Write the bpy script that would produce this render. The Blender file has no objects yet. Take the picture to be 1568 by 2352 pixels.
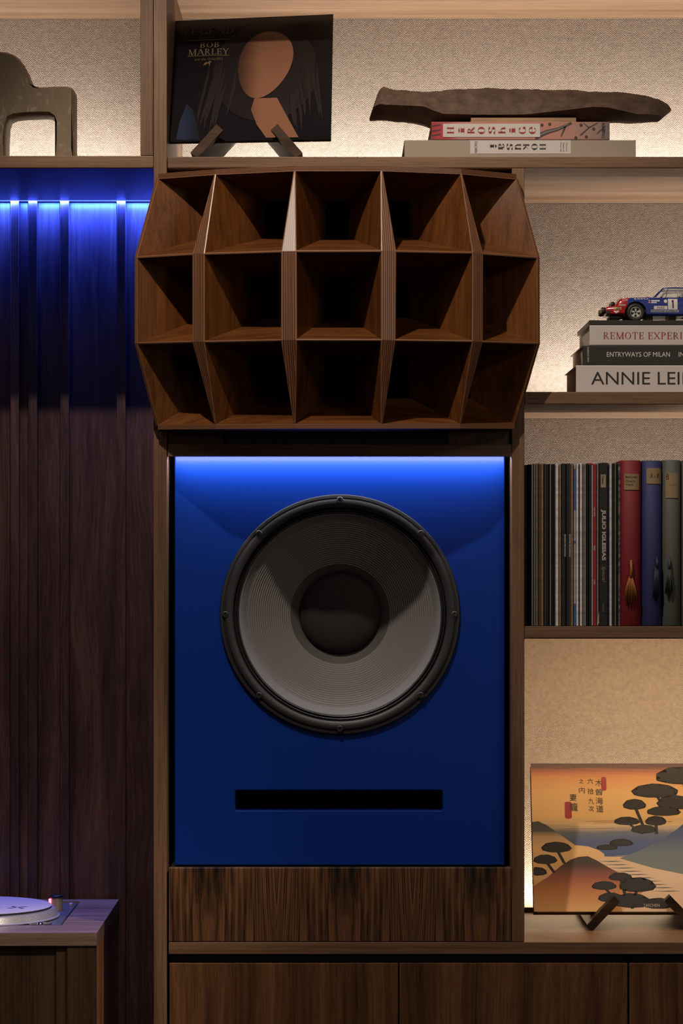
import bpy, bmesh, math, random
from mathutils import Vector, Matrix, noise

random.seed(7)
SC = bpy.context.scene
COL = SC.collection

# ------------------------------------------------------------------ camera
S, D, HZ, CX, ZC = 1185.0, 5.37, 1295.0, 784.0, 1.35
FPX = S * D                                     # focal length in pixels of the 1568 wide frame
cam_d = bpy.data.cameras.new('camera')
cam_d.sensor_fit = 'HORIZONTAL'
cam_d.sensor_width = 36.0
cam_d.lens = 36.0 * FPX / 1568.0
cam_d.shift_y = (HZ - 1176.0) / 1568.0
cam_d.clip_start, cam_d.clip_end = 0.1, 60
cam = bpy.data.objects.new('camera', cam_d)
COL.objects.link(cam)
cam.location = (0, -D, ZC)
cam.rotation_euler = (math.pi / 2, 0, 0)
SC.camera = cam

def P(px, py, Y=0.0):                           # a point of the place from its picture position and its depth
    k = (D + Y) / FPX
    return Vector(((px - CX) * k, Y, ZC + (HZ - py) * k))
def PX(px, Y=0.0): return P(px, 0, Y).x
def PZ(py, Y=0.0): return P(0, py, Y).z

# ------------------------------------------------------------------ world, lights, exposure
w = bpy.data.worlds.new('world'); SC.world = w
w.use_nodes = True
w.node_tree.nodes['Background'].inputs[0].default_value = (0.60, 0.52, 0.46, 1)
w.node_tree.nodes['Background'].inputs[1].default_value = 0.024
SC.view_settings.view_transform = 'Standard'
SC.view_settings.look = 'None'
SC.view_settings.exposure = 0.0
SC.view_settings.gamma = 1.0
SC.view_settings.use_curve_mapping = False
SC.cycles.use_denoising = True
SC.cycles.max_bounces = 8
SC.cycles.diffuse_bounces = 4
SC.cycles.sample_clamp_indirect = 4.0

def spot(name, loc, target, watts, angle, radius, color, blend=0.5):
    l = bpy.data.lights.new(name, 'SPOT'); l.energy = watts; l.color = color
    l.spot_size = math.radians(angle); l.spot_blend = blend; l.shadow_soft_size = radius
    o = bpy.data.objects.new(name, l); COL.objects.link(o); o.location = loc
    o.rotation_euler = (Vector(target) - Vector(loc)).to_track_quat('-Z', 'Y').to_euler()
    return o
def strip_light(name, x0, x1, Y, z, direction, watts_per_m, color, width=0.008, parent=None, spread=180):
    l = bpy.data.lights.new(name, 'AREA'); l.shape = 'RECTANGLE'
    l.size = abs(x1 - x0); l.size_y = width; l.energy = watts_per_m * abs(x1 - x0); l.color = color
    l.spread = math.radians(spread)
    o = bpy.data.objects.new(name, l); COL.objects.link(o); o.location = ((x0 + x1) / 2, Y, z)
    d = Vector(direction).normalized()
    zax = -d; xax = Vector((1, 0, 0)); yax = zax.cross(xax).normalized()
    o.rotation_euler = Matrix((xax, yax, zax)).transposed().to_euler()
    return o

WARM = (1.0, 0.80, 0.58)
spot('ceiling_spot_key', (-0.39, -1.5, ZC + 2.08), (0.05, 0.0, 1.42), 165, 54, 0.03, (1.0, 0.85, 0.71), 0.6)
spot('soft_fill_spot', (1.6, -2.4, 2.9), (-0.1, 0.0, 1.1), 32, 95, 0.25, (1.0, 0.84, 0.69))  # added soft fill for the room and the console side
spot('soft_fill_spot', (-1.3, -2.6, 3.3), (-0.4, 0.1, 1.4), 12, 70, 0.35, (1.0, 0.84, 0.70))  # added soft fill from the left, no known fixture
spot('front_fill_spot', (1.9, -4.4, 1.9), (0.0, 0.1, 1.2), 26, 60, 0.3, (1.0, 0.82, 0.66))  # added frontal fill for the rail and horn, no known lamp
spot('ceiling_spot_console', (0.9, -1.3, 3.3), (-0.58, -0.08, 0.30), 260, 17, 0.05, (1.0, 0.82, 0.64), 0.9)
LEDW = (1.0, 0.92, 0.845)
LEDB = (0.026, 0.085, 1.0)

# ------------------------------------------------------------------ materials
MATS = {}
def srgb(r, g, b):
    def f(c):
        c /= 255.0
        return c / 12.92 if c <= 0.04045 else ((c + 0.055) / 1.055) ** 2.4
    return (f(r), f(g), f(b), 1.0)
def new_mat(name):
    m = bpy.data.materials.new(name); m.use_nodes = True
    nt = m.node_tree; b = nt.nodes['Principled BSDF']
    return m, nt, b
def N(nt, t, **kw):
    n = nt.nodes.new(t)
    for k, v in kw.items(): setattr(n, k, v)
    return n
def ramp(nt, stops):
    r = nt.nodes.new('ShaderNodeValToRGB')
    e = r.color_ramp.elements
    while len(e) < len(stops): e.new(0.5)
    for i, (p, c) in enumerate(stops):
        e[i].position = p; e[i].color = c if len(c) == 4 else (*c, 1)
    return r
def plain(name, col, rough=0.5, metal=0.0, spec=0.5, bump=0.0, bscale=400, coat=0.0, var=0.0):
    if name in MATS: return MATS[name]
    m, nt, b = new_mat(name)
    b.inputs['Base Color'].default_value = col
    b.inputs['Roughness'].default_value = rough
    b.inputs['Metallic'].default_value = metal
    b.inputs['Specular IOR Level'].default_value = spec
    b.inputs['Coat Weight'].default_value = coat
    tc = N(nt, 'ShaderNodeTexCoord')
    nz = N(nt, 'ShaderNodeTexNoise'); nz.inputs['Scale'].default_value = bscale; nz.inputs['Detail'].default_value = 3
    nt.links.new(tc.outputs['Object'], nz.inputs['Vector'])
    if bump:
        bp = N(nt, 'ShaderNodeBump'); bp.inputs['Strength'].default_value = bump; bp.inputs['Distance'].default_value = 0.001
        nt.links.new(nz.outputs['Fac'], bp.inputs['Height']); nt.links.new(bp.outputs[0], b.inputs['Normal'])
    if var:
        mx = N(nt, 'ShaderNodeMix', data_type='RGBA', blend_type='MULTIPLY'); mx.inputs[0].default_value = var
        mx.inputs[6].default_value = col
        r = ramp(nt, [(0.3, (0.3, 0.3, 0.3)), (0.7, (1.5, 1.5, 1.5))])
        nt.links.new(nz.outputs['Fac'], r.inputs[0]); nt.links.new(r.outputs[0], mx.inputs[7])
        nt.links.new(mx.outputs[2], b.inputs['Base Color'])
    MATS[name] = m
    return m
def emit(name, col, strength):
    m, nt, b = new_mat(name)
    b.inputs['Base Color'].default_value = (0.8, 0.8, 0.8, 1)
    b.inputs['Emission Color'].default_value = col
    b.inputs['Emission Strength'].default_value = strength
    MATS[name] = m
    return m
def wood(name, dark, mid, light, axis='x', fine=1.0, rough=0.45, fig=1.0, spec=0.35, swirl=0.0):
    """wood grain running along one axis, with a broad figure and fine pores"""
    m, nt, b = new_mat(name)
    tc = N(nt, 'ShaderNodeTexCoord'); oi = N(nt, 'ShaderNodeObjectInfo')
    off = N(nt, 'ShaderNodeVectorMath', operation='SCALE'); off.inputs[0].default_value = (7.3, 3.1, 5.7)
    nt.links.new(oi.outputs['Random'], off.inputs['Scale'])
    add = N(nt, 'ShaderNodeVectorMath', operation='ADD')
    nt.links.new(tc.outputs['Object'], add.inputs[0]); nt.links.new(off.outputs[0], add.inputs[1])
    src = add.outputs[0]
    if swirl:
        wz = N(nt, 'ShaderNodeTexNoise'); wz.inputs['Scale'].default_value = 3.0; wz.inputs['Detail'].default_value = 1
        nt.links.new(src, wz.inputs['Vector'])
        sc = N(nt, 'ShaderNodeVectorMath', operation='SCALE'); sc.inputs['Scale'].default_value = swirl
        nt.links.new(wz.outputs['Color'], sc.inputs[0])
        ad2 = N(nt, 'ShaderNodeVectorMath', operation='ADD')
        nt.links.new(src, ad2.inputs[0]); nt.links.new(sc.outputs[0], ad2.inputs[1]); src = ad2.outputs[0]
    def stretched(across, along):
        mp = N(nt, 'ShaderNodeMapping')
        s = [across] * 3; s['xyz'.index(axis)] = along
        mp.inputs['Scale'].default_value = s
        nt.links.new(src, mp.inputs['Vector'])
        return mp
    broad = N(nt, 'ShaderNodeTexNoise'); broad.inputs['Scale'].default_value = 1; broad.inputs['Detail'].default_value = 3
    broad.inputs['Distortion'].default_value = 0.6
    nt.links.new(stretched(26 * fig, 1.1 * fig).outputs[0], broad.inputs['Vector'])
    fi = N(nt, 'ShaderNodeTexNoise'); fi.inputs['Scale'].default_value = 1; fi.inputs['Detail'].default_value = 4
    nt.links.new(stretched(230 * fine, 2.2).outputs[0], fi.inputs['Vector'])
    por = N(nt, 'ShaderNodeTexNoise'); por.inputs['Scale'].default_value = 1; por.inputs['Detail'].default_value = 2
    nt.links.new(stretched(620 * fine, 14).outputs[0], por.inputs['Vector'])
    mixv = N(nt, 'ShaderNodeMath', operation='MULTIPLY_ADD'); mixv.inputs[1].default_value = 0.35
    nt.links.new(fi.outputs['Fac'], mixv.inputs[0])
    sc2 = N(nt, 'ShaderNodeMath', operation='MULTIPLY'); sc2.inputs[1].default_value = 0.65
    nt.links.new(broad.outputs['Fac'], sc2.inputs[0]); nt.links.new(sc2.outputs[0], mixv.inputs[2])
    r = ramp(nt, [(0.30, dark), (0.48, mid), (0.70, light)])
    nt.links.new(mixv.outputs[0], r.inputs[0])
    mx = N(nt, 'ShaderNodeMix', data_type='RGBA', blend_type='MULTIPLY'); mx.inputs[0].default_value = 0.4
    pr = ramp(nt, [(0.36, (0.35, 0.33, 0.32)), (0.52, (1, 1, 1))])
    nt.links.new(por.outputs['Fac'], pr.inputs[0])
    nt.links.new(r.outputs[0], mx.inputs[6]); nt.links.new(pr.outputs[0], mx.inputs[7])
    nt.links.new(mx.outputs[2], b.inputs['Base Color'])
    b.inputs['Roughness'].default_value = rough
    b.inputs['Specular IOR Level'].default_value = spec
    bp = N(nt, 'ShaderNodeBump'); bp.inputs['Strength'].default_value = 0.15; bp.inputs['Distance'].default_value = 0.0006
    nt.links.new(fi.outputs['Fac'], bp.inputs['Height']); nt.links.new(bp.outputs[0], b.inputs['Normal'])
    MATS[name] = m
    return m

W_D, W_M, W_L = (0.070, 0.034, 0.016, 1), (0.148, 0.080, 0.043, 1), (0.220, 0.127, 0.071, 1)
walnut_x = wood('walnut_along_x', W_D, W_M, W_L, 'x')
walnut_z = wood('walnut_along_z', W_D, W_M, W_L, 'z')
walnut_soffit = wood('walnut_lit_underside', (0.20, 0.115, 0.062, 1), (0.36, 0.225, 0.135, 1), (0.48, 0.32, 0.21, 1), 'x', fig=0.8, rough=0.5)  # shelf walnut made paler; strip light on the undersides is in the colour
walnut_panel = wood('walnut_dark_planks', (0.014, 0.006, 0.007, 1), (0.048, 0.0225, 0.023, 1), (0.118, 0.056, 0.048, 1), 'z', fig=0.7, rough=0.32, swirl=0.05, spec=0.5)
walnut_blue_soffit = wood('walnut_dimmed_underside', (0.018, 0.009, 0.006, 1), (0.045, 0.024, 0.015, 1), (0.075, 0.042, 0.027, 1), 'x', rough=0.38, spec=0.3)  # shelf walnut darkened so the blue light on this underside stays dim
walnut_door = wood('walnut_doors', (0.022, 0.009, 0.004, 1), (0.090, 0.038, 0.016, 1), (0.165, 0.076, 0.031, 1), 'z', fig=1.1, rough=0.4, swirl=0.03)
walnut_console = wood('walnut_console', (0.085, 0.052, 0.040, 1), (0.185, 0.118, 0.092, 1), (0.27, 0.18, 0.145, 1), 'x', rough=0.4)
walnut_console_z = wood('walnut_console_lit_side', (0.14, 0.055, 0.020, 1), (0.34, 0.135, 0.048, 1), (0.46, 0.205, 0.078, 1), 'z', rough=0.4)  # console walnut brightened to orange, light from the right put into the colour
walnut_shade = wood('walnut_console_shaded_front', (0.014, 0.008, 0.004, 1), (0.040, 0.022, 0.011, 1), (0.070, 0.038, 0.018, 1), 'z', rough=0.45)  # console walnut darkened, shade on the front put into the colour
dark_recess = plain('dark_recess_wood', srgb(38, 28, 22), 0.7)
stand_wood = wood('dark_stand_wood', (0.012, 0.007, 0.004, 1), (0.034, 0.018, 0.010, 1), (0.075, 0.040, 0.020, 1), 'x', fine=0.6, rough=0.5, spec=0.2)
base_wood = wood('honey_base_wood', (0.20, 0.11, 0.05, 1), (0.30, 0.18, 0.09, 1), (0.36, 0.24, 0.13, 1), 'x', rough=0.5)
horn_wood = wood('horn_stained_ply', (0.052, 0.0155, 0.0038, 1), (0.108, 0.036, 0.0082, 1), (0.165, 0.060, 0.0145, 1), 'z', fine=0.9, fig=1.6, rough=0.45, swirl=0.02, spec=0.22)
horn_wood_x = wood('horn_stained_ply_across', (0.052, 0.0155, 0.0038, 1), (0.108, 0.036, 0.0082, 1), (0.165, 0.060, 0.0145, 1), 'x', fine=0.9, fig=1.6, rough=0.45, swirl=0.02, spec=0.22)

def ply_edge():
    m, nt, b = new_mat('ply_edge')
    uv = N(nt, 'ShaderNodeUVMap'); sep = N(nt, 'ShaderNodeSeparateXYZ'); nt.links.new(uv.outputs[0], sep.inputs[0])
    nz = N(nt, 'ShaderNodeTexNoise'); nz.inputs['Scale'].default_value = 1; nz.inputs['Detail'].default_value = 3
    mp = N(nt, 'ShaderNodeMapping'); mp.inputs['Scale'].default_value = (22, 0.7, 1); nt.links.new(uv.outputs[0], mp.inputs[0]); nt.links.new(mp.outputs[0], nz.inputs['Vector'])
    ma = N(nt, 'ShaderNodeMath', operation='MULTIPLY'); ma.inputs[1].default_value = 2 * math.pi * 6.5
    nt.links.new(sep.outputs[0], ma.inputs[0])
    si = N(nt, 'ShaderNodeMath', operation='SINE'); nt.links.new(ma.outputs[0], si.inputs[0])
    mm = N(nt, 'ShaderNodeMath', operation='MULTIPLY_ADD'); mm.inputs[1].default_value = 0.26
    nt.links.new(si.outputs[0], mm.inputs[0]); nt.links.new(nz.outputs['Fac'], mm.inputs[2])
    r = ramp(nt, [(0.25, (0.040, 0.014, 0.007)), (0.5, (0.125, 0.050, 0.022)), (0.75, (0.23, 0.105, 0.052))])
    nt.links.new(mm.outputs[0], r.inputs[0]); nt.links.new(r.outputs[0], b.inputs['Base Color'])
    b.inputs['Roughness'].default_value = 0.38
    MATS['ply_edge'] = m
    return m
ply = ply_edge()
horn_rim = plain('horn_bare_lit_rim', (0.19, 0.088, 0.044, 1), 0.35)  # bare ply edge, its edge highlight put into the lighter colour
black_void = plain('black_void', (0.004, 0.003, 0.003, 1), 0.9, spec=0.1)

def fabric():
    m, nt, b = new_mat('woven_wallcover')
    tc = N(nt, 'ShaderNodeTexCoord')
    dz = N(nt, 'ShaderNodeTexNoise'); dz.inputs['Scale'].default_value = 130; dz.inputs['Detail'].default_value = 3
    nt.links.new(tc.outputs['Object'], dz.inputs['Vector'])
    sb = N(nt, 'ShaderNodeVectorMath', operation='SCALE'); sb.inputs['Scale'].default_value = 0.0036
    nt.links.new(dz.outputs['Color'], sb.inputs[0])
    ad = N(nt, 'ShaderNodeVectorMath', operation='ADD'); nt.links.new(tc.outputs['Object'], ad.inputs[0]); nt.links.new(sb.outputs[0], ad.inputs[1])
    sep = N(nt, 'ShaderNodeSeparateXYZ'); nt.links.new(ad.outputs[0], sep.inputs[0])
    def M(op, a, bb=None, c=None):
        n = N(nt, 'ShaderNodeMath', operation=op)
        for i, v in enumerate((a, bb, c)):
            if v is None: continue
            if isinstance(v, (int, float)): n.inputs[i].default_value = v
            else: nt.links.new(v, n.inputs[i])
        return n.outputs[0]
    sx = M('SINE', M('MULTIPLY', sep.outputs[0], 2 * math.pi / 0.0050)); sz = M('SINE', M('MULTIPLY', sep.outputs[2], 2 * math.pi / 0.0046))
    rows = M('COSINE', M('MULTIPLY', sep.outputs[2], 4 * math.pi / 0.0046))
    h0 = M('ADD', M('MULTIPLY', M('MULTIPLY', sx, sz), 0.42), M('MULTIPLY', rows, -0.16))     # over and under, with the weft rows
    h = M('ADD', M('ADD', h0, 0.5), M('MULTIPLY', M('SUBTRACT', dz.outputs['Fac'], 0.5), 0.9))
    r = ramp(nt, [(0.05, (0.34, 0.282, 0.232)), (0.45, (0.46, 0.39, 0.325)), (0.95, (0.57, 0.49, 0.415))])
    nt.links.new(h, r.inputs[0]); nt.links.new(r.outputs[0], b.inputs['Base Color'])
    bp = N(nt, 'ShaderNodeBump'); bp.inputs['Strength'].default_value = 0.62; bp.inputs['Distance'].default_value = 0.0015
    nt.links.new(h, bp.inputs['Height']); nt.links.new(bp.outputs[0], b.inputs['Normal'])
    b.inputs['Roughness'].default_value = 0.85; b.inputs['Specular IOR Level'].default_value = 0.15
    return m
wallcover = fabric()

def bookmatched():
    m, nt, b = new_mat('bookmatched_rosewood')
    tc = N(nt, 'ShaderNodeTexCoord'); sep = N(nt, 'ShaderNodeSeparateXYZ'); nt.links.new(tc.outputs['Object'], sep.inputs[0])
    def M(op, a, bb=None, c=None):
        n = N(nt, 'ShaderNodeMath', operation=op)
        for i, v in enumerate((a, bb, c)):
            if v is None: continue
            if isinstance(v, (int, float)): n.inputs[i].default_value = v
            else: nt.links.new(v, n.inputs[i])
        return n.outputs[0]
    half = 156.0 / S
    u = M('PINGPONG', M('ADD', sep.outputs[0], 20 + (-628 + 784 - 0) / S - 20 + half * 40 - 0.006), half)
    near = M('MAXIMUM', M('SUBTRACT', 1.0, M('DIVIDE', u, 0.055)), 0.0)
    t = M('ADD', u, M('MULTIPLY', M('MULTIPLY', sep.outputs[2], near), -0.38))
    comb = N(nt, 'ShaderNodeCombineXYZ'); nt.links.new(M('MULTIPLY', t, 85.0), comb.inputs[0]); nt.links.new(M('MULTIPLY', sep.outputs[2], 4.5), comb.inputs[2])
    nz = N(nt, 'ShaderNodeTexNoise'); nz.inputs['Scale'].default_value = 1.0; nz.inputs['Detail'].default_value = 5; nz.inputs['Roughness'].default_value = 0.6
    nz.inputs['Distortion'].default_value = 0.25
    nt.links.new(comb.outputs[0], nz.inputs['Vector'])
    r = ramp(nt, [(0.39, (0.007, 0.0035, 0.0025)), (0.48, (0.060, 0.025, 0.010)), (0.56, (0.125, 0.054, 0.021)), (0.70, (0.185, 0.088, 0.037))])
    nt.links.new(nz.outputs['Fac'], r.inputs[0])
    nt.links.new(r.outputs[0], b.inputs['Base Color']); b.inputs['Roughness'].default_value = 0.4
    return m
rosewood = bookmatched()

# ------------------------------------------------------------------ mesh building
class MB:
    def __init__(self): self.v = []; self.f = []; self.m = []; self.uv = {}
    def add(self, verts, faces, mat=0, uvs=None):
        b = len(self.v); self.v += [Vector(p) for p in verts]
        for i, f in enumerate(faces):
            if uvs: self.uv[len(self.f)] = uvs[i]
            self.f.append([b + k for k in f]); self.m.append(mat)
        return self
    def box(self, x0, x1, y0, y1, z0, z1, mat=0):
        x0, x1 = min(x0, x1), max(x0, x1); y0, y1 = min(y0, y1), max(y0, y1); z0, z1 = min(z0, z1), max(z0, z1)
        v = [(x0, y0, z0), (x1, y0, z0), (x1, y1, z0), (x0, y1, z0), (x0, y0, z1), (x1, y0, z1), (x1, y1, z1), (x0, y1, z1)]
        return self.add(v, [(0, 3, 2, 1), (4, 5, 6, 7), (0, 1, 5, 4), (1, 2, 6, 5), (2, 3, 7, 6), (3, 0, 4, 7)], mat)
    def obox(self, o, ax, ay, az, mat=0):        # oriented box from a corner and three edge vectors
        o = Vector(o); ax, ay, az = Vector(ax), Vector(ay), Vector(az)
        v = [o, o + ax, o + ax + ay, o + ay, o + az, o + ax + az, o + ax + ay + az, o + ay + az]
        f = [(0, 3, 2, 1), (4, 5, 6, 7), (0, 1, 5, 4), (1, 2, 6, 5), (2, 3, 7, 6), (3, 0, 4, 7)]
        if ax.cross(ay).dot(az) < 0: f = [tuple(reversed(q)) for q in f]
        return self.add(v, f, mat)
    def lathe(self, prof, centre, axis='y', seg=96, mat=0, mats=None, cap=False):
        """profile of (radius, height) pairs turned about an axis"""
        c = Vector(centre); vs = []
        for r, h in prof:
            for k in range(seg):
                a = 2 * math.pi * k / seg
                if axis == 'y': p = Vector((r * math.cos(a), h, r * math.sin(a)))
                elif axis == 'z': p = Vector((r * math.cos(a), r * math.sin(a), h))
                else: p = Vector((h, r * math.cos(a), r * math.sin(a)))
                vs.append(c + p)
        b = len(self.v); self.v += vs
        for i in range(len(prof) - 1):
            for k in range(seg):
                k2 = (k + 1) % seg
                self.f.append([b + i * seg + k, b + i * seg + k2, b + (i + 1) * seg + k2, b + (i + 1) * seg + k])
                self.m.append(mats[i] if mats else mat)
        if cap:
            self.f.append([b + (len(prof) - 1) * seg + k for k in range(seg)]); self.m.append(mat)
            self.f.append([b + k for k in reversed(range(seg))]); self.m.append(mat)
        return self
    def tube(self, pts, rad, seg=8, mat=0):
        pts = [Vector(p) for p in pts]; rings = []
        for i, p in enumerate(pts):
            t = (pts[min(i + 1, len(pts) - 1)] - pts[max(i - 1, 0)]).normalized()
            a = t.orthogonal().normalized() if i == 0 else (rings[-1][1] - t * rings[-1][1].dot(t)).normalized()
            r = rad[i] if isinstance(rad, (list, tuple)) else rad
            rings.append((r, a)); bb = t.cross(a)
            self.v += [p + (a * math.cos(2 * math.pi * k / seg) + bb * math.sin(2 * math.pi * k / seg)) * r for k in range(seg)]
        b = len(self.v) - seg * len(pts)
        for i in range(len(pts) - 1):
            for k in range(seg):
                k2 = (k + 1) % seg
                self.f.append([b + i * seg + k, b + i * seg + k2, b + (i + 1) * seg + k2, b + (i + 1) * seg + k]); self.m.append(mat)
        self.f.append([b + k for k in reversed(range(seg))]); self.m.append(mat)
        self.f.append([b + (len(pts) - 1) * seg + k for k in range(seg)]); self.m.append(mat)
        return self
    def poly(self, pts, thick, mat=0):           # a flat polygon given in 3D, extruded along thick
        n = len(pts); pts = [Vector(p) for p in pts]; th = Vector(thick)
        v = pts + [p + th for p in pts]
        f = [list(range(n)), list(reversed(range(n, 2 * n)))] + [[i, i + n, (i + 1) % n + n, (i + 1) % n] for i in range(n)]
        return self.add(v, f, mat)
    def build(self, name, mats, parent=None, smooth=False, bevel=0.0, angle=None, fix=True, seg=2):
        if not isinstance(mats, (list, tuple)): mats = [mats]
        base = Vector((0, 0, 0))
        if parent is not None:
            q = parent
            while q is not None: base += q.location; q = q.parent
        else:
            xs = [p.x for p in self.v]; ys = [p.y for p in self.v]; zs = [p.z for p in self.v]
            base = Vector(((min(xs) + max(xs)) / 2, (min(ys) + max(ys)) / 2, min(zs)))
        me = bpy.data.meshes.new(name)
        me.from_pydata([tuple(p - base) for p in self.v], [], self.f)
        for m in mats: me.materials.append(m)
        for i, p in enumerate(me.polygons):
            p.material_index = self.m[i]; p.use_smooth = smooth
        if self.uv:
            ul = me.uv_layers.new(name='UVMap')
            for i, p in enumerate(me.polygons):
                if i in self.uv:
                    for k, li in enumerate(p.loop_indices): ul.data[li].uv = self.uv[i][k]
        me.update()
        if fix:
            bm = bmesh.new(); bm.from_mesh(me); bmesh.ops.recalc_face_normals(bm, faces=bm.faces); bm.to_mesh(me); bm.free()
        if angle is not None: me.set_sharp_from_angle(angle=math.radians(angle))
        o = bpy.data.objects.new(name, me); COL.objects.link(o)
        if parent is not None: o.parent = parent
        else: o.location = base
        if bevel:
            bv = o.modifiers.new('bevel', 'BEVEL'); bv.width = bevel; bv.segments = seg; bv.limit_method = 'ANGLE'; bv.angle_limit = math.radians(40)
        return o
def tag(o, label=None, cat=None, group=None, kind=None):
    if label: o['label'] = label
    if cat: o['category'] = cat
    if group: o['group'] = group
    if kind: o['kind'] = kind
    return o
def empty(name, loc, label=None, cat=None, group=None, kind=None):
    o = bpy.data.objects.new(name, None); COL.objects.link(o); o.location = loc; o.empty_display_size = 0.05
    return tag(o, label, cat, group, kind)

# ---- lettering
def text_geo(s, bold=0.0, shear=0.0, spacing=1.0):
    cu = bpy.data.curves.new('tmp', 'FONT'); cu.body = s; cu.resolution_u = 4; cu.offset = bold; cu.shear = shear; cu.space_character = spacing
    o = bpy.data.objects.new('tmp', cu); COL.objects.link(o)
    dg = bpy.context.evaluated_depsgraph_get(); me = o.evaluated_get(dg).to_mesh()
    vs = [(p.co.x, p.co.y) for p in me.vertices]; fs = [list(p.vertices) for p in me.polygons]
    o.evaluated_get(dg).to_mesh_clear()
    bpy.data.objects.remove(o); bpy.data.curves.remove(cu)
    return vs, fs
SERIF = {  # strokes: V stem x y0 y1 | t thin stem | H thin bar x0 x1 y | C arc cx cy rx ry a0 a1 | Dg thick diagonal, d thin diagonal | s small end serif (vertical) x y h
 'L': (0.60, ['V .16 0 1', 'H .16 .58 0', 's .57 0 .28']), 'E': (0.66, ['V .16 0 1', 'H .16 .6 0', 'H .16 .6 1', 'H .16 .48 .52', 's .59 0 .28', 's .59 .74 .26', 's .48 .4 .24']),
 'G': (0.82, ['C .44 .5 .38 .5 50 330', 'V .72 .02 .42', 's .70 .68 .3']), 'N': (0.86, ['t .14 0 1', 'D .14 1 .74 0', 't .74 0 1']),
 'D': (0.82, ['V .16 0 1', 'C .28 .5 .46 .5 -90 90', 'H .1 .3 0', 'H .1 .3 1']), 'B': (0.70, ['V .16 0 1', 'C .3 .76 .28 .24 -90 90', 'C .3 .26 .34 .26 -90 90', 'H .16 .3 0', 'H .16 .3 1', 'H .16 .3 .52']),
 'O': (0.88, ['C .44 .5 .4 .5 0 360']), 'M': (1.04, ['t .14 0 1', 'D .14 1 .5 0', 'd .5 0 .9 1', 'V .9 0 1']), 'A': (0.86, ['d .06 0 .42 1', 'D .42 1 .8 0', 'H .2 .62 .33', 'H 0 .2 0', 'H .66 .92 0']),
 'R': (0.78, ['V .16 0 1', 'C .3 .75 .3 .25 -90 90', 'H .16 .3 1', 'H .16 .3 .5', 'D .34 .5 .7 0']), 'Y': (0.80, ['D .06 1 .4 .45', 'd .74 1 .4 .45', 'V .4 0 .45', 'H -.02 .2 1', 'H .62 .84 1']),
 'W': (1.2, ['D .06 1 .34 0', 'd .34 0 .6 1', 'D .5 1 .82 0', 'd .82 0 1.1 1']), 'I': (0.36, ['V .18 0 1']), 'S': (0.60, ['C .3 .74 .24 .26 40 270', 'C .3 .25 .26 .25 -140 90', 's .52 .72 .26', 's .06 .02 .26']),
 'X': (0.82, ['D .08 1 .72 0', 'd .72 1 .08 0', 'H -.02 .22 1', 'H .6 .82 1', 'H -.02 .22 0', 'H .6 .84 0']), 'P': (0.68, ['V .16 0 1', 'C .3 .74 .32 .26 -90 90', 'H .16 .3 1', 'H .16 .3 .48']),
 'T': (0.74, ['V .36 0 1', 'H .02 .7 1', 's .05 .74 .26', 's .67 .74 .26']), 'H': (0.9, ['V .16 0 1', 'V .72 0 1', 'H .16 .72 .5']),
 'i': (0.40, ['V .2 0 .62', 'O .2 .88 .13']), 'o': (0.8, ['C .4 .45 .34 .45 0 360']), 's': (0.60, ['C .3 .7 .24 .24 40 270', 'C .3 .24 .26 .24 -140 90', 'O .48 .82 .1', 'O .12 .14 .1']),
 'h': (0.82, ['V .16 0 1', 'C .42 .44 .26 .26 0 180', 'V .66 0 .44']), 'g': (0.82, ['C .42 .45 .36 .45 40 330', 'O .66 .78 .1', 'V .72 .04 .36']), 'e': (0.78, ['C .4 .45 .34 .45 0 320', 'H .06 .74 .48']),
 'k': (0.8, ['V .16 0 1', 'd .24 .4 .66 .8', 'D .34 .5 .7 0', 'H .56 .8 .8']), 'u': (0.82, ['V .16 .22 .8', 'C .4 .24 .24 .24 180 360', 'V .66 0 .8']), 'a': (0.74, ['C .34 .62 .22 .24 0 160', 'V .56 0 .62', 'C .34 .22 .24 .22 60 330', 'O .16 .66 .09']),
}
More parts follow.
